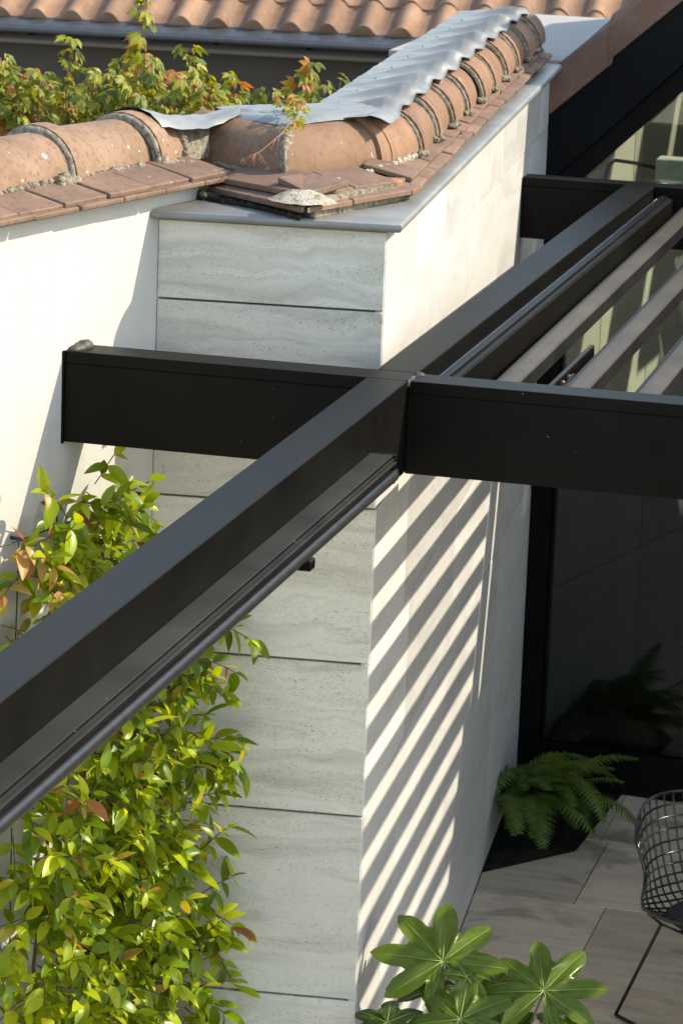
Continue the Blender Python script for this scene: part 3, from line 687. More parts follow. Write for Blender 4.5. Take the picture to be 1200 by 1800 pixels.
# blind track on the near main beam
trk = [(-1.9335, 2.593), (-1.874, 2.593), (-1.8725, 2.590), (-1.8725, 2.587), (-1.876, 2.586), (-1.876, 2.583), (-1.8695, 2.5825), (-1.8695, 2.580), (-1.873, 2.579), (-1.873, 2.576), (-1.864, 2.575), (-1.863, 2.570), (-1.866, 2.568), (-1.887, 2.567), (-1.887, 2.553), (-1.878, 2.552), (-1.878, 2.524), (-1.9335, 2.524)]
add('blind_track', extrude_y('blind_track', trk, 1.6, 7.975, .0008), M_RAIL, perg)
add('blind_tube', tube('blind_tube', [(-1.868, 1.6, 2.5425), (-1.868, 7.962, 2.5425)], .0145, 20), simple('dark_aluminium', (.045, .044, .043), .3, .55), perg)
bm = bmesh.new(); bm_box(bm, (-1.900, 7.979, 2.556), (.066, .008, .078), None, .003); bmesh.ops.create_uvsphere(bm, u_segments=10, v_segments=6, radius=.007, matrix=Matrix.Translation((-1.868, 7.986, 2.548)))
add('track_cap', finish(bm, 'track_cap'), M_RAIL, perg)
add('track_clip', span('track_clip', (-1.885, 7.10, 2.505), (-1.850, 7.14, 2.531), .003), M_RAIL, perg)

# ================================================================== gable house with the window
house = thing('gable_house', (-1.5, 13.6, 0), 'dark house gable with tiled sloping verge and large black framed window', 'house')
GY = 13.30
F_WIN = Matrix.Translation((-2.53, GY, 0)) @ RZ(R(-4.8)) @ Matrix.Translation((2.53, -GY, 0))
def fr(a, b): add('window_frame', span('window_frame', a, b, .003), M_FRAME, house, F_WIN)
fr((-2.530, GY-.03, .0), (-2.436, GY+.05, 2.62))
fr((-2.436, GY-.03, .0), (-.85, GY+.05, .176))
fr((-2.436, GY+.0, .176), (-2.422, GY+.05, 2.62))
bm = bmesh.new(); pz = lambda x_: 2.85+(x_+2.52)*.985-.32
def pane_(pts, m):
    bm = bmesh.new(); V = [[bm.verts.new((x_, y_, z_)) for x_, z_ in pts] for y_ in (GY+.012, GY+.02)]; n_ = len(pts)
    bm.faces.new(V[0]); bm.faces.new(V[1][::-1])
    for i in range(n_): bm.faces.new((V[0][i], V[1][i], V[1][(i+1) % n_], V[0][(i+1) % n_]))
    add('pane', finish(bm, 'pane'), m, house, F_WIN)
bm.free()
pane_(((-2.43, .17), (-.85, .17), (-.85, 1.40), (-2.43, 1.40)), M_SHADEGLASS)  # darkened pane in place of the unlit lower room
pane_(((-2.43, 1.46), (-.85, 1.46), (-.85, pz(-.85)), (-2.43, pz(-2.43))), M_GLASS)
fr((-2.436, GY-.02, 1.39), (-.85, GY+.045, 1.47))
# sloping verge: dark boards and tiles, 45 degrees up to the right
def rake(name, o0, o1, y0, y1, m, x0=-2.52, x1=1.2, bev=.002, parent=None):   # offsets measured vertically from the verge line z = 2.85 + (x+2.52)
    bm = bmesh.new(); V = []
    for y in (y0, y1):
        V.append([bm.verts.new((x, y, 2.85+(x+2.52)*.985+o)) for x, o in ((x0, o0), (x1, o0), (x1, o1), (x0, o1))])
    bm.faces.new(V[0]); bm.faces.new(V[1][::-1])
    for i in range(4): bm.faces.new((V[0][i], V[1][i], V[1][(i+1) % 4], V[0][(i+1) % 4]))
    if bev: bmesh.ops.bevel(bm, geom=bm.edges[:], offset=bev, segments=1, affect='EDGES')
    return add(name, finish(bm, name), m, parent or house)
XR = -.62
rake('verge_board', -.30, 0, 13.20, 13.29, M_BOARD, x1=XR)
rake('soffit_board', -.41, -.302, 13.235, 13.29, M_BOARD, x1=XR)
roofp = rake('roof', .10, .16, 13.25, 15.6, M_BARGE, x1=XR)
def slab_xz(name, pts, y0, y1, m):
    bm = bmesh.new(); V = [[bm.verts.new((x_, y_, z_)) for x_, z_ in pts] for y_ in (y0, y1)]
    n_ = len(pts); bm.faces.new(V[0]); bm.faces.new(V[1][::-1])
    for i in range(n_): bm.faces.new((V[0][i], V[1][i], V[1][(i+1) % n_], V[0][(i+1) % n_]))
    return add(name, finish(bm, name), m, house)
slab_xz('roof', [(XR, 4.88), (.65, 4.08), (.65, 4.01), (XR, 4.80)], 13.19, 13.75, M_BARGE)  # unseen slope, profile shaped for the shadow edge it casts
slab_xz('shade_roof', [(.65, 4.075), (3.1, 4.065), (3.1, 3.99), (.65, 4.0)], 13.19, 13.75, M_BARGE)  # unseen roof added, height set so a slit of sun passes above
slab_xz('roof', [(XR, 4.88), (.65, 4.08), (.65, 4.01), (XR, 4.80)], 15.3, 15.6, M_BARGE)  # unseen strip behind the opening left for sun on the interior wall
slab_xz('shade_roof', [(.95, 4.072), (3.1, 4.065), (3.1, 3.99), (.95, 3.997)], 13.751, 15.6, M_BARGE)  # unseen roof added, its edge limits sun on the interior wall
for y_ in (13.9, 14.42, 14.95): slab_xz('shade_bar', [(XR, 4.84), (.65, 4.06), (.96, 4.055), (.96, 3.97), (.65, 3.975), (XR, 4.75)], y_, y_+.27, M_BOARD)  # unseen bars added to break up sun on the interior wall
slab_xz('gable_wall', [(-.9, 0.0), (3.1, 0), (3.1, 3.985), (.65, 3.995), (XR, 4.79), (-.9, 4.40)], 13.30, 13.36, M_BOARD)
x = -2.56; k = 0
while x < XR-.2:
    bm = bmesh.new(); x1 = x+.27
    pr_ = [(0, -.034), (0, .105), (.02, .135), (.05, .15), (.2, .155), (.2, .12), (.018, .12), (.018, -.034)]
    rowsv = []
    for xx, lift in ((x, .030), (x1+.02, 0)):
        rowsv.append([bm.verts.new((xx, 13.185-.004*(lift > 0)+p, 2.85+(xx+2.52)*.985+q_+lift*.8)) for p, q_ in pr_])
    bm.faces.new(rowsv[0]); bm.faces.new(rowsv[1][::-1]); n = len(pr_)
    for i in range(n): bm.faces.new((rowsv[0][i], rowsv[1][i], rowsv[1][(i+1) % n], rowsv[0][(i+1) % n]))
    bmesh.ops.bevel(bm, geom=bm.edges[:], offset=.003, segments=1, affect='EDGES')
    add('verge_tile', finish(bm, 'verge_tile'), M_BARGE, roofp); x = x1; k += 1
# interior
IW = frame((-2.47, GY+.075, 0), 14.7)
iw = add('interior_wall', box('interior_wall', (-.1, 1.09, 1.45), (.14, 2.18, 2.9)), M_JOINT, house, IW)
zl = [0, .62, 1.19, 1.76, 2.33, 2.9]
for k, (a, b) in enumerate(zip(zl, zl[1:])):
    cs = [0]+[.45+.25*(k % 3)+.8*i for i in range(2)]+[2.18]
    for s0, s1 in zip(cs, cs[1:]):
        add('interior_slab', box('interior_slab', (0, 0, 0), (.02, s1-s0-.006, b-a-.006), .001), M_INTWALL, iw, IW @ T(-.018, (s0+s1)/2, (a+b)/2))
add('window_sill', span('window_sill', (-2.40, GY+.10, .0), (-.85, GY+.42, .19), .004), M_PALE, house, F_WIN)
add('interior_floor', span('interior_floor', (-3.2, GY+.05, -.05), (3.0, 15.49, .01)), M_INTFLOOR, house)
slab_xz('back_wall', [(-3.0, 0), (3.1, 0), (3.1, 3.985), (.65, 3.995), (XR, 4.78), (-2.5, 2.93), (-3.0, 2.5)], 15.5, 15.58, M_DARK)
add('side_wall', span('side_wall', (3.0, 13.37, 0), (3.08, 15.49, 3.985)), M_DARK, house)
add('shade_block', span('shade_block', (3.12, 13.3, 0), (7.5, 18.6, 5.4), .01), M_BROWNWALL, house)  # unseen block added to keep sun off the terrace floor
add('shade_block', span('shade_block', (3.15, 9.852, 0), (7.5, 13.298, 4.25), .01), M_BROWNWALL, house)  # unseen lower block added to cut low sky light from the right

add('power_cable', tube('power_cable', [(-2.315, 13.42, 2.56), (-2.30, 13.42, 2.625), (-2.275, 13.42, 2.645), (-2.2, 13.42, 2.64), (-2.10, 13.42, 2.625)], .008, 8), M_CABLE, house)
add('lamp_box', span('lamp_box', (-2.105, 13.40, 2.57), (-1.9, 13.52, 2.665), .004), simple('white_box', (.7, .7, .68), .5), house)

# ================================================================== rear house with tiled eave
rear = thing('rear_house', (-4.5, 18.0, 0), 'brown house behind with clay roof tiles above a grey lead gutter apron', 'house')
RAZ = 85.0
F_R = frame((-6.45, 17.5, 0), RAZ)                        # local y along the eave to the right, local x towards the camera
ZG = 2.597
def rl(name, a, b, m, bev=0, parent=rear): return add(name, span(name, a, b, bev), m, parent, F_R)
M_REARWALL = plaster('dark_brown_plaster', (.075, .062, .052))
rl('wall', (-.5, -3, 0), (-.10, 8, ZG-.085), M_REARWALL)
rl('fascia', (-.10, -3, ZG-.09), (-.03, 8, ZG-.012), M_FASCIA, .003)
apron = extrude_y('gutter', [(-.02, ZG-.02), (.05, ZG-.012), (.055, ZG-.002), (.048, ZG+.008), (.03, ZG+.02), (-.10, ZG+.06), (-.12, ZG+.06), (-.12, ZG-.02)], -3, 8, .003)
M_GUTTER = simple('dark_zinc', (.07, .075, .084), .45, .3)
gut = add('gutter', apron, M_GUTTER, rear, F_R)
add('gutter_bead', tube('gutter_bead', [(.052, -3, ZG-.004), (.052, 8, ZG-.004)], .014, 12), M_GUTTER, gut, F_R)
clipm = box('gutter_clip', (0, 0, 0), (.012, .028, .07), .002); clipm.materials.append(M_FRAME)
for y in (.17, .70, 1.22, 1.74, 2.26): add('gutter_clip', clipm, None, gut, F_R @ T(-.022, y, ZG-.047))
roof = rl('roof', (-3.0, -3, ZG+.02), (-.1, 8, ZG+.05), M_BROWNWALL)
roof.matrix_basis = F_R @ T(0, 0, 0)
roof.data.transform(Matrix.Shear('XY', 4, (0, 0)))
PIT = R(21)
def pan_tile():
    bm = bmesh.new(); sec = []
    n = 16
    for k in range(n+1):
        t = k/n; w = .222*t
        if t < .56: h = .052*math.sin(t/.56*math.pi)**.8
        else: h = .004*math.sin((t-.56)/.44*math.pi*2)*-1 + .002
        sec.append((w, h))
    V = []
    for y, dz in ((0, .0), (.004, .006), (.38, -.004)):
        V.append([bm.verts.new((-y, w, h+dz)) for w, h in sec])
    B = [bm.verts.new((0, w, -.02)) for w, h in sec]; B2 = [bm.verts.new((-.38, w, h-.018)) for w, h in sec]
    for a, b in zip(V, V[1:]):
        for k in range(n): bm.faces.new((a[k], a[k+1], b[k+1], b[k]))
    for k in range(n): bm.faces.new((B[k], B[k+1], V[0][k+1], V[0][k])); bm.faces.new((B[k], B2[k], B2[k+1], B[k+1]))
    return finish(bm, 'roof_tile', True, 45)
pt = pan_tile(); pt.materials.append(M_ROOFTILE)
for r_ in range(5):
    for c_ in range(30):
        if r_ > 3 and c_ < 3: continue
        add('roof_tile', pt, None, roof, F_R @ T(-.075-.335*r_*math.cos(PIT), -.9+.205*c_, ZG+.052+.335*r_*math.sin(PIT)+.004*(r_ % 2)) @ RY(PIT) @ RZ(R(random.uniform(-.6, .6))))
roof.data.clear_geometry() if hasattr(roof.data, 'clear_geometry') else None
bm = bmesh.new(); bm_box(bm, (-.85, 2.5, ZG+.052+.22), (1.9, 11, .02), RY(PIT)); bm.to_mesh(roof.data); bm.free()

# ================================================================== plants
def leaf_mesh(name, ln, wd, fold=.25, droop=.25, n=6, twist=0):
    bm = bmesh.new(); rows_ = []
    for i in range(n+1):
        t = i/n; w = wd*.5*(math.sin(math.pi*min(1, t**.8))**.85)*(1 if t < .97 else .2) if 0 < t < 1 else 0
        y = ln*t; z = -droop*ln*t*t
        if w == 0: rows_.append([bm.verts.new((0, y, z))])
        else: rows_.append([bm.verts.new((-w, y, z+fold*w)), bm.verts.new((0, y, z)), bm.verts.new((w, y, z+fold*w))])
    for a, b in zip(rows_, rows_[1:]):
        if len(a) == 1 and len(b) == 3: bm.faces.new((a[0], b[1], b[0])); bm.faces.new((a[0], b[2], b[1]))
        elif len(b) == 1: bm.faces.new((a[0], a[1], b[0])); bm.faces.new((a[1], a[2], b[0]))
        else:
            for k in range(2): bm.faces.new((a[k], a[k+1], b[k+1], b[k]))
    return finish(bm, name, True)
def orient(p, d, nrm_, sc=1):
    d = d.normalized(); x = d.cross(nrm_)
    if x.length < 1e-4: x = d.orthogonal()
    x.normalize(); n = x.cross(d)
    return Matrix(((x.x*sc, d.x*sc, n.x*sc, p.x), (x.y*sc, d.y*sc, n.y*sc, p.y), (x.z*sc, d.z*sc, n.z*sc, p.z), (0, 0, 0, 1)))
def rv(rg): return Vector((rg.uniform(-1, 1), rg.uniform(-1, 1), rg.uniform(-1, 1)))
def scatter(parent, leaves, variants, mats, max_ind, name='leaf', cam_sort=True):
    """leaves: (matrix, variant, material index); the nearest ones single objects, the rest one stuff mesh per material"""
    leaves = sorted(leaves, key=lambda q: (q[0].translation-EYE).length)
    for (M, v, mi) in leaves[:max_ind]: add(name, variants[v][mi], None, parent, M)
    rest = leaves[max_ind:]
    if not rest: return
    verts = []; faces = []; mi_ = []
    for M, v, mi in rest:
        me = variants[v][0]; o = len(verts)
        verts += [M @ q.co for q in me.vertices]
        for p in me.polygons: faces.append([o+i for i in p.vertices]); mi_.append(mi)
    me = bpy.data.meshes.new('foliage'); me.from_pydata([tuple(v) for v in verts], [], faces)
    for m_ in mats: me.materials.append(m_)
    me.polygons.foreach_set('material_index', mi_); me.polygons.foreach_set('use_smooth', [True]*len(faces)); me.update()
    o = add('foliage', me, None, parent); o['kind'] = 'stuff'
def variants_of(defs, mats):
    out = []
    for d in defs:
        row = []
        for m_ in mats:
            me = leaf_mesh('leaf', *d); me.materials.append(m_); row.append(me)
        out.append(row)
    return out
def inside(p, poly):
    c = False; n = len(poly)
    for i in range(n):
        a, b = poly[i], poly[(i+1) % n]
        if (a[1] > p[1]) != (b[1] > p[1]) and p[0] < (b[0]-a[0])*(p[1]-a[1])/(b[1]-a[1])+a[0]: c = not c
    return c
# ---- climbing vine on the white wall
vine = thing('climbing_vine', wal(-.35, .08, 0), 'bushy evergreen climber with glossy light green leaves against white wall', 'climbing plant')
rg = random.Random(21)
vv = variants_of([(.076, .033, .3, .22), (.066, .030, .2, .4), (.086, .034, .38, .15), (.052, .024, .25, .3)], [M_VINE, M_VINE_RED])
leaves = []; stems = bmesh.new()
mass = [(-.86, .45), (-.86, 1.45), (-.72, 1.53), (-.52, 1.62), (-.36, 1.80), (-.18, 1.92), (-.02, 1.95), (.03, 1.78), (-.02, 1.62), (.02, 1.50), (-.05, 1.33), (.02, 1.22), (.05, 1.05), (.06, .9), (.03, .75), (.09, .45)]
upper = [(-0.86, 1.98), (-0.8, 2.06), (-0.77, 2.1), (-0.71, 2.18), (-0.66, 2.3), (-0.51, 2.36), (-0.35, 2.38), (-0.27, 2.3), (-0.29, 2.18), (-0.41, 2.06), (-0.61, 1.98), (-0.72, 1.86), (-0.86, 1.8)]
def twig(p, d, n, red, spacing=.034):
    d = d.normalized(); pts = [p.copy()]; side = d.cross(Vector((.3, -.2, .93))).normalized()
    for i in range(n):
        d = (d + Vector((0, 0, -.05)) + rv(rg)*.10).normalized(); p = p + d*spacing*rg.uniform(.8, 1.25); pts.append(p.copy())
        for sg in (-1, 1):
            if rg.random() < .1: continue
            ld = (d*rg.uniform(.1, .7) + side*sg*rg.uniform(.5, 1) + Vector((.25, -.1, -.35))*rg.uniform(.3, 1.3) + rv(rg)*.25)
            nn = (Vector((.5, -.15, .85)) + rv(rg)*.45)
            leaves.append((orient(p, ld, nn, rg.choice((.55, .75, .9, 1, 1.1, 1.2))), rg.randrange(4), 1 if rg.random() < red else 0))
        side = (side + d.cross(side)*rg.uniform(.3, 1.2)).normalized()
    leaves.append((orient(p, d+rv(rg)*.2, Vector((.4, -.1, .9))+rv(rg)*.3, rg.uniform(.6, .95)), rg.randrange(4), 1 if rg.random() < red else 0))
    bm_tube(stems, pts, .0016, 5)
def fill(poly, count, red, dep):
    lo0 = min(p[0] for p in poly); hi0 = max(p[0] for p in poly); lo1 = min(p[1] for p in poly); hi1 = max(p[1] for p in poly); c = 0
    while c < count:
        s, z = rg.uniform(lo0, hi0), rg.uniform(lo1, hi1)
        if not inside((s, z), poly): continue
        u = rg.random()**1.3*dep+.02
        rr_ = red(s, z) if callable(red) else red
        twig(wal(s, u, z-(.05 if poly is upper else 0)), F_WALL.to_3x3() @ Vector((rg.uniform(.1, 1), rg.uniform(-1, .8), rg.uniform(-.5, .9))), rg.randrange(2, 6), rr_); c += 1
fill(mass, 390, lambda s, z: .005 if z < 1.4 or s > -.5 else .06, .22)
on_pier = [(-.05, .45), (-.05, 1.95), (.06, 1.92), (.11, 1.75), (.07, 1.6), (.10, 1.5), (.05, 1.35), (.10, 1.22), (.16, 1.08), (.19, .95), (.13, .8), (.19, .62), (.2, .45)]
c = 0
while c < 84:
    t_, z = rg.uniform(-.05, .2), rg.uniform(.45, 1.95)
    if not inside((t_, z), on_pier): continue
    twig(F_FRONT @ Vector((rg.uniform(.04, .18), t_, z)), F_FRONT.to_3x3() @ Vector((rg.uniform(.1, .8), rg.uniform(-.9, .7), rg.uniform(-.5, .8))), rg.randrange(2, 5), .005); c += 1
fill(upper, 66, lambda s, z: .55 if s < -.66 and z > 1.98 else (.10 if s < -.5 else .03), .10)
for t_, z, dx, dz, n in ((.06, 1.66, .8, .5, 5), (.08, 1.74, .7, .6, 4), (.05, 1.42, .9, .4, 7), (.06, 1.50, .9, .1, 5), (.14, .92, .9, .35, 6), (.16, .98, .95, .15, 5), (.10, 1.35, .3, -.8, 5), (.17, .6, .8, .2, 4), (.16, .72, .7, -.3, 4)):
    twig(F_FRONT @ Vector((.12, t_, z)), F_FRONT.to_3x3() @ Vector((.15, dx, dz)), n, .02, .03)
for s, z, dx, dz, n in ((-.42, 2.34, .3, .6, 3), (-.36, 2.30, .5, .3, 2)):
    twig(wal(s, .08, z), F_WALL.to_3x3() @ Vector((.35, dx, dz)), n, .04, .03)
for s_, z_, n_, red_ in ((-.80, 2.21, 3, .85), (-.74, 2.20, 3, .8), (-.78, 2.17, 3, .6), (-.70, 2.22, 3, .4), (-.82, 2.0, 4, .1), (-.76, 1.98, 4, .1), (-.84, 1.94, 4, .05), (-.72, 1.95, 4, .05), (-.80, 1.90, 4, 0), (-.70, 2.06, 3, .1)):
    twig(wal(s_, .07, z_), F_WALL.to_3x3() @ Vector((.5, rg.uniform(-.5, .6), rg.uniform(-.3, .6))), n_, red_, .028)
bm_tube(stems, [wal(-.38, .05, .3), wal(-.36, .06, .9), wal(-.35, .05, 1.3), wal(-.37, .06, 1.75)], [.014, .013, .012, .010], 7)
bm_tube(stems, [wal(-.34, .07, .3), wal(-.37, .045, 1.0), wal(-.34, .06, 1.45), wal(-.36, .05, 1.9), wal(-.4, .03, 2.25)], [.008, .008, .007, .006, .004], 6)
bm_tube(stems, [wal(-.6, .05, .3), wal(-.62, .04, 1.0), wal(-.55, .05, 1.5), wal(-.45, .04, 2.1)], [.006, .006, .005, .004], 6)
add('stem', finish(stems, 'stem', True), M_STEM, vine)
scatter(vine, leaves, vv, [M_VINE, M_VINE_RED], 300)
# ---- support cable with tensioner on the wall
cabl = bmesh.new()
bm_tube(cabl, [wal(-1.0, .035, 2.235), wal(-.70, .035, 2.235), wal(-.05, .035, 2.245)], .0022, 6)
bm_tube(cabl, [wal(-.72, .04, 2.24), wal(-.725, .035, 1.9), wal(-.73, .035, 1.2), wal(-.73, .035, .3)], .0022, 6)
bm_tube(cabl, [wal(-.58, .035, 2.235), wal(-.575, .04, 2.27), wal(-.55, .045, 2.275), wal(-.54, .04, 2.25), wal(-.56, .036, 2.235)], .003, 6)
for s, z in ((-.70, 2.235), (-.56, 2.235), (-.1, 2.244)): bm_tube(cabl, [wal(s, -.005, z), wal(s, .04, z)], .005, 8)
tag(add('support_cable', finish(cabl, 'support_cable', True), M_CABLE), 'thin black steel cable strung across white wall for the climber', 'cable')

# ---- palmate creeper behind the coping
def palm_mesh(name, n=5, sz=.05):
    bm = bmesh.new()
    for k in range(n):
        a = R(-80+160*k/(n-1)); ln = sz*(1-.38*abs(k-(n-1)/2)/((n-1)/2)); wd = ln*.42
        d = Vector((math.sin(a), math.cos(a), 0)); x = Vector((d.y, -d.x, 0)); prev = None
        for t, w in ((.08, 0), (.35, .85), (.6, 1), (.8, .6), (1, 0)):
            p = d*ln*t + Vector((0, 0, -.35*ln*t*t))
            cur = [bm.verts.new(p)] if w == 0 else [bm.verts.new(p-x*wd*.5*w+Vector((0, 0, .15*wd*w))), bm.verts.new(p), bm.verts.new(p+x*wd*.5*w+Vector((0, 0, .15*wd*w)))]
            if prev:
                if len(prev) == 1: bm.faces.new((prev[0], cur[1], cur[0])); bm.faces.new((prev[0], cur[2], cur[1]))
                elif len(cur) == 1: bm.faces.new((prev[0], prev[1], cur[0])); bm.faces.new((prev[1], prev[2], cur[0]))
                else:
                    for i in range(2): bm.faces.new((prev[i], prev[i+1], cur[i+1], cur[i]))
            prev = cur
    return finish(bm, name, True)
pv = []
for sz in (.078, .062, .09):
    row = []
    for m_ in (M_CREEP, M_CREEP_RED):
        me = palm_mesh('leaf', 5, sz); me.materials.append(m_); row.append(me)
    pv.append(row)
creep = thing('creeper', (-3.7, 11.9, 0), 'yellow green creeper with upright reddish shoots growing behind the tiled wall', 'creeper')
rg = random.Random(5); leaves = []; stems = bmesh.new()
def shoot(base, top, n, red, sp=.09, lean=.0):
    pts = []
    for i in range(n+1):
        t = i/n; p = base.lerp(top, t) + Vector((.03*math.sin(t*5+base.x*9), .02*math.sin(t*4), 0)) + Vector((lean*t*t, 0, 0)); pts.append(p)
        for q in range(2 if t < .85 else 3):
            a = rg.uniform(0, 6.28); d = Vector((math.cos(a), math.sin(a), rg.uniform(-.1, .5)-.0)); w = sp*(1-.65*t)*rg.uniform(.5, 1.1)
            pp = p + d*w
            leaves.append((orient(pp, d + Vector((0, 0, -.55)) + rv(rg)*.3, Vector((.5, -.1, .8))+rv(rg)*.5, rg.uniform(.7, 1.2)*(1-.3*t)), rg.randrange(3), 1 if rg.random() < red*(t**2.2)*1.6+.03 else 0))
    bm_tube(stems, pts, [.004*(1-.6*i/n) for i in range(n+1)], 5)
tops = [(-4.38, 2.99), (-4.29, 3.09), (-4.17, 3.02), (-4.05, 3.17), (-3.97, 3.06), (-3.90, 3.10), (-3.845, 3.32), (-3.80, 3.2), (-3.74, 3.12), (-3.645, 3.15), (-3.55, 3.06), (-3.42, 3.06), (-3.30, 3.02)]
for tx, tz in tops:
    y = rg.uniform(11.7, 12.1); shoot(Vector((tx+rg.uniform(-.06, .06), y, 2.35)), Vector((tx, y, tz)), rg.randrange(18, 24), .13, .075)
for i in range(110):
    tx = rg.uniform(-4.6, -3.18); y = rg.uniform(11.6, 12.3); shoot(Vector((tx, y, 2.3)), Vector((tx+rg.uniform(-.08, .08), y, rg.uniform(2.86, 3.06))), 14, .04, .11)
shoot(Vector((-3.32, 11.7, 2.5)), Vector((-3.24, 11.8, 3.14)), 18, .4, .06, .10)
bm_tube(stems, [(-3.7, 11.9, 0), (-3.75, 11.9, 1.2), (-3.7, 11.9, 2.3)], [.03, .025, .012], 8)
bm_tube(stems, [(-4.2, 12.0, 0), (-4.25, 12.0, 1.2), (-4.2, 11.9, 2.3)], [.03, .025, .012], 8)
add('stem', finish(stems, 'stem', True), M_STEMRED, creep)
scatter(creep, leaves, pv, [M_CREEP, M_CREEP_RED], 300)
# dry sprig hanging over the lead at the nose
sprig = thing('creeper_sprig', (-2.50, 9.2, 3.25), 'dry orange creeper sprig trailing over the lead onto clay tiles', 'sprig')
rg = random.Random(3); leaves = []; stems = bmesh.new()
sp_pts = [Vector((-2.60, 9.45, 3.27)), Vector((-2.53, 9.36, 3.30)), Vector((-2.48, 9.27, 3.305)), Vector((-2.48, 9.18, 3.285)), Vector((-2.50, 9.09, 3.235)), Vector((-2.54, 9.02, 3.19)), Vector((-2.59, 8.98, 3.165))]
bm_tube(stems, sp_pts, [.002, .002, .0018, .0016, .0014, .0012, .001], 5)
for i in range(30):
    t = rg.random()**1.2*4.0; a = int(t); p = sp_pts[a].lerp(sp_pts[a+1], t-a)
    d = rv(rg)+Vector((0, -.2, .1)); leaves.append((orient(p+d*.012, d+Vector((0, 0, -.3)), Vector((.4, -.3, .8))+rv(rg)*.5, rg.uniform(.26, .48)), rg.randrange(3), 1 if rg.random() < .3 else 0))
for i in range(16):
    t = 3.4+rg.random()*2.5; a = int(t); p = sp_pts[a].lerp(sp_pts[a+1], t-a); q = p+Vector((rg.uniform(-.03, .03), rg.uniform(-.03, .01), -rg.uniform(.01, .05)))
    bm_tube(stems, [p, p.lerp(q, .5)+Vector((0, -.006, 0)), q], .0009, 4)
add('stem', finish(stems, 'stem', True), simple('dry_twig', (.36, .17, .10), .7), sprig)
scatter(sprig, leaves, pv, [M_CREEP, M_CREEP_RED], 300)

# ---- fern in the planting bed
fern = thing('fern', (-2.30, 12.62, 0), 'dark green fern with arching fronds in the corner planting bed', 'fern')
def frond(base, az, ln, lift, arch, m, seed, wmax=.085):
    rg = random.Random(seed); bm = bmesh.new(); n = 30; h = Vector((math.sin(az), math.cos(az), 0)); p = base.copy(); el = lift; pts = []
    for i in range(n+1):
        pts.append((p.copy(), (h*math.cos(el)+Vector((0, 0, 1))*math.sin(el)).normalized())); p = p + pts[-1][1]*ln/n; el -= arch/n*(1.3-.3*i/n)
    bm_tube(bm, [q[0] for q in pts], [.0028*(1-.7*i/n) for i in range(n+1)], 5)
    side0 = h.cross(Vector((0, 0, 1)))
    for i in range(4, n):
        t = i/n; w = wmax*min(1, (t-.08)/.22)*(1-t)**.62*1.15+.006
        p, d = pts[i]; nn = side0.cross(d).normalized()
        for sg in (-1, 1):
            sd = (side0*sg + d*.38 + nn*rg.uniform(-.05, .12) + Vector((0, 0, -.18))).normalized(); k = 7; prev = None; lw = ln/n*.98
            for j in range(k+1):
                tt = j/k; ww = lw*(1-tt**1.6)*(1 if j % 2 == 0 else .55)*.9; c = p + sd*w*tt + Vector((0, 0, -.12*w*tt*tt))
                cur = (bm.verts.new(c-d*ww*.7), bm.verts.new(c+d*ww*.7))
                if prev: bm.faces.new((prev[0], prev[1], cur[1], cur[0]))
                prev = cur
    add('frond', finish(bm, 'frond', False), m, fern)
rg = random.Random(9)
fb = Vector((-2.35, 12.70, .07))
for i in range(42):
    az = rg.choice((rg.uniform(55, 240), rg.uniform(70, 200), rg.uniform(0, 360))); ln = rg.uniform(.34, .58); near = 90 < az < 230
    frond(fb+Vector((rg.uniform(-.12, .10), rg.uniform(-.12, .14), rg.uniform(-.02, .03))), R(az), ln, R(rg.uniform(50, 84)), R(rg.uniform(60, 125)), M_FERN if i not in (9, 17) else M_FERN_Y, i, rg.uniform(.075, .11))

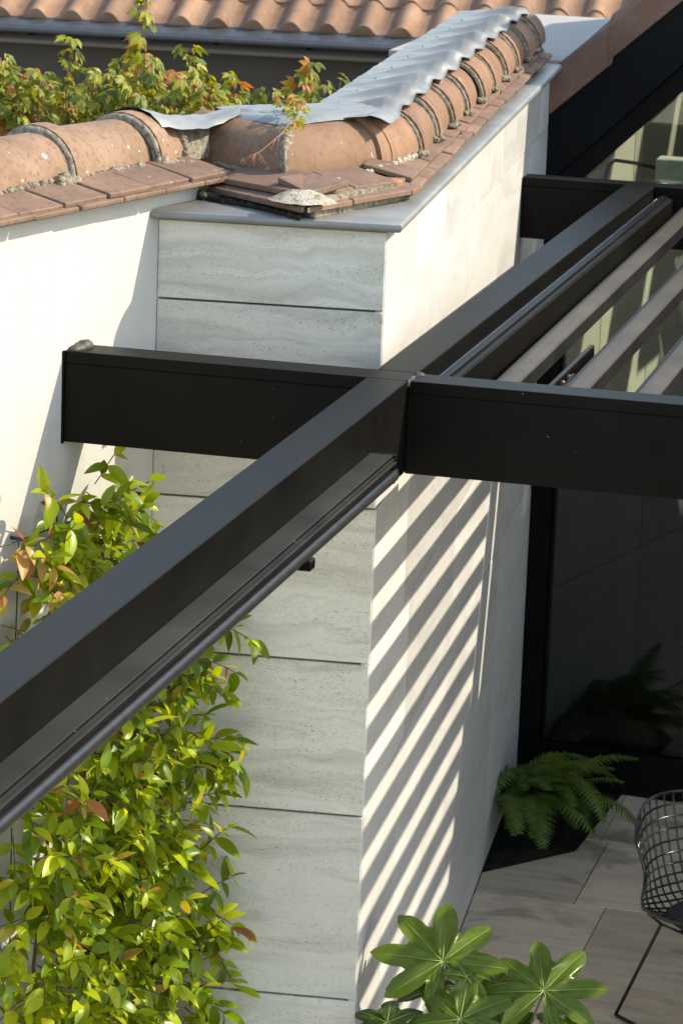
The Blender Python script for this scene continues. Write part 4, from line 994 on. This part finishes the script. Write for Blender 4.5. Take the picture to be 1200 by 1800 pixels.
# ---- fatsia in the foreground
fats = thing('fatsia', (-1.78, 8.95, 0), 'large leaved fatsia shrub with lobed glossy leaves below the pergola', 'shrub')
def fatsia_leaf(center, normal, up_dir, size, lobes=8, seed=0, droop=.28):
    rg = random.Random(seed); bm = bmesh.new(); nl = lobes; A0, A1 = R(-150), R(150); per = 20
    amp = [(.72+.28*math.cos((i-(nl-1)/2)/((nl-1)/2)*1.25))*rg.uniform(.93, 1.07) for i in range(nl)]
    N = (nl-1)*per; rad_n = 8; rowsv = []
    c0 = bm.verts.new((0, 0, 0))
    th = []
    for k in range(-7, N+8):
        a = A0+(A1-A0)*k/N; f = k/per; i = max(0, min(nl-1, round(f))); dl = abs(f-i)
        if f < 0 or f > nl-1: dl = min(.5, abs(f-i)); 
        # lobe outline: wide blade narrowing to a tip, deep sinus between lobes
        KN = [(0, 1), (.05, .97), (.12, .925), (.19, .875), (.27, .80), (.34, .71), (.40, .61), (.45, .56), (.51, .545)]
        for (d0, q0), (d1, q1) in zip(KN, KN[1:]):
            if d0 <= dl <= d1: out_ = amp[i]*(q0+(q1-q0)*(dl-d0)/(d1-d0)); break
        out_ *= 1+.045*nz(k*.8, seed)*min(1, dl*6)
        th.append((a, out_, dl, i))
    for a, out_, dl, i in th:
        row = []
        for j in range(1, rad_n+1):
            t = j/rad_n; r = size*out_*t
            # lobe narrows: pull angle to the lobe axis with radius so that blades have parallel sides
            ax = A0+(A1-A0)*i*per/N; ang = ax+(a-ax)*(1-.04*t**1.5)
            z = -droop*r*r/size - .02*size + .13*size*dl*(1-t*.4)*min(1, t*2) + .10*size*math.sin(t*6+i*2.1+seed)*dl*t + .05*size*nz(i*1.7+seed, t*2.2)*t
            row.append(bm.verts.new((math.sin(ang)*r, math.cos(ang)*r, z)))
        rowsv.append(row)
    for a, b in zip(rowsv, rowsv[1:]):
        bm.faces.new((c0, a[0], b[0]))
        for j in range(rad_n-1): bm.faces.new((a[j], a[j+1], b[j+1], b[j]))
    M = orient(center, up_dir, normal)
    me = finish(bm, 'leaf', True)
    lf = add('leaf', me, M_FATSIA, fats, M)
    vb = bmesh.new()
    for i in range(nl):
        ax = A0+(A1-A0)*i*per/N; pts = []
        for j in range(7):
            r = size*amp[i]*.93*j/6; pts.append((math.sin(ax)*r, math.cos(ax)*r, -droop*r*r/size-.02*size*min(1, j)+.0012))
        bm_tube(vb, pts, [.0022*(1-.75*j/6) for j in range(7)], 5)
    add('vein', finish(vb, 'vein', True), M_VEIN, lf, M)
    return M
fst = bmesh.new()
def fat(p, n, u, size, lobes, seed, droop=.28):
    p = Vector(p); fatsia_leaf(p, Vector(n), Vector(u), size, lobes, seed, droop)
    root = Vector((-1.78+random.uniform(-.03, .03), 8.95, .42)); mid_ = p.lerp(root, .5)+Vector((0, 0, -.08))
    bm_tube(fst, [p+Vector((0, 0, -.004)), p.lerp(mid_, .5)+Vector((0, 0, -.03)), mid_, root], [.003, .0035, .004, .006], 6)
fat((-1.893, 8.95, .866), (.2, -.6, .75), (-.45, .6, .6), .215, 8, 1, .12)
fat((-1.598, 9.0, .795), (.15, -.6, .78), (.1, .78, .6), .195, 8, 2, .15)
fat((-1.802, 8.80, .756), (.05, -.6, .8), (-.05, .8, .6), .175, 7, 3, .2)
fat((-1.755, 9.10, .757), (.5, -.2, .85), (.2, .8, .15), .17, 7, 4, .4)
fat((-2.005, 8.75, .735), (-.1, -.4, .9), (-.7, .4, .15), .13, 7, 5, .3)
fat((-1.50, 8.90, .70), (.3, -.4, .85), (.6, .5, .1), .15, 7, 6, .35)
fat((-1.68, 8.92, .665), (.1, -.6, .8), (.3, .6, .45), .14, 7, 7, .3)
fat((-1.90, 9.02, .76), (.3, -.1, .95), (-.4, .7, .1), .15, 7, 8, .4)
fat((-1.815, 8.92, .84), (.6, -.4, .7), (.5, .1, -.5), .085, 5, 9, .5)
bm_tube(fst, [(-1.78, 8.95, 0), (-1.79, 8.95, .22), (-1.78, 8.95, .45)], [.014, .012, .009], 8)
add('stem', finish(fst, 'stem', True), simple('green_stem', (.20, .26, .06), .5), fats)

# ================================================================== wire chair
CH = Vector((-1.335, 10.80, 0)); chair = thing('wire_chair', CH, 'black wire mesh chair with dark seat pad on paved terrace', 'chair')
FC = CH.copy(); heading = R(132)                      # azimuth the chair faces
MC = Matrix.Translation(CH) @ Matrix.Rotation(-heading, 4, 'Z')      # local Y forward, local X to its right
prf = [(.27, .455, .20), (.18, .432, .245), (.08, .418, .265), (-.02, .414, .27), (-.11, .425, .262), (-.175, .46, .25), (-.215, .52, .245), (-.245, .60, .255), (-.27, .69, .262), (-.292, .78, .262)]
def shell(v, u):                                        # v 0..1 front to top, u -1..1
    t = v*(len(prf)-1); i = min(int(t), len(prf)-2); k = t-i
    y, z, w = (prf[i][j]+(prf[i+1][j]-prf[i][j])*k for j in range(3))
    b = max(0, min(1, (v-.35)/.4))
    cup = u*u
    top = 1-.0
    drop = .0
    if v > .75: drop = ((v-.75)/.25)**2*.10*abs(u)**3.2
    if v < .12: drop = -.0
    return Vector((u*w*(1-.06*b*cup), y + b*cup*.135, z + (1-b)*cup*.055 - drop))
wires = bmesh.new()
for i in range(14):
    u = -1+2*i/13
    if abs(u) > .99: continue
    bm_tube(wires, [shell(k/26, u) for k in range(27)], .0040, 6)
for k in range(1, 20):
    bm_tube(wires, [shell(k/20, -1+2*j/14) for j in range(15)], .0040, 6)
add('wire_shell', finish(wires, 'wire_shell', True), M_WIRE, chair, MC)
rim = bmesh.new(); loop = [shell(k/30, -1) for k in range(31)]+[shell(1, -1+2*j/16) for j in range(1, 17)]+[shell(1-k/30, 1) for k in range(1, 31)]+[shell(0, 1-2*j/16) for j in range(1, 17)]
bm_tube(rim, loop, .0062, 8); add('rim', finish(rim, 'rim', True), M_WIRE, chair, MC)
pad = bmesh.new(); bmesh.ops.create_uvsphere(pad, u_segments=24, v_segments=12, radius=1, matrix=Matrix.Translation((0, .06, .437)) @ Matrix.Diagonal((.215, .20, .020, 1)))
add('seat_pad', finish(pad, 'seat_pad', True), M_PAD, chair, MC)
bs = bmesh.new()
for sx in (-1, 1):
    bm_tube(bs, [(sx*.21, -.25, .008), (sx*.155, -.10, .385), (sx*.155, .13, .395), (sx*.20, .24, .008)], .0065, 8)
    bm_tube(bs, [(sx*.21, -.25, .008), (sx*.20, .24, .008)], .0065, 8)
    bm_tube(bs, [(sx*.155, -.10, .385), (sx*.20, -.12, .425)], .005, 8); bm_tube(bs, [(sx*.155, .13, .395), (sx*.20, .15, .44)], .005, 8)
bm_tube(bs, [(-.155, .0, .39), (.155, .0, .39)], .006, 8)
add('base', finish(bs, 'base', True), M_WIRE, chair, MC)
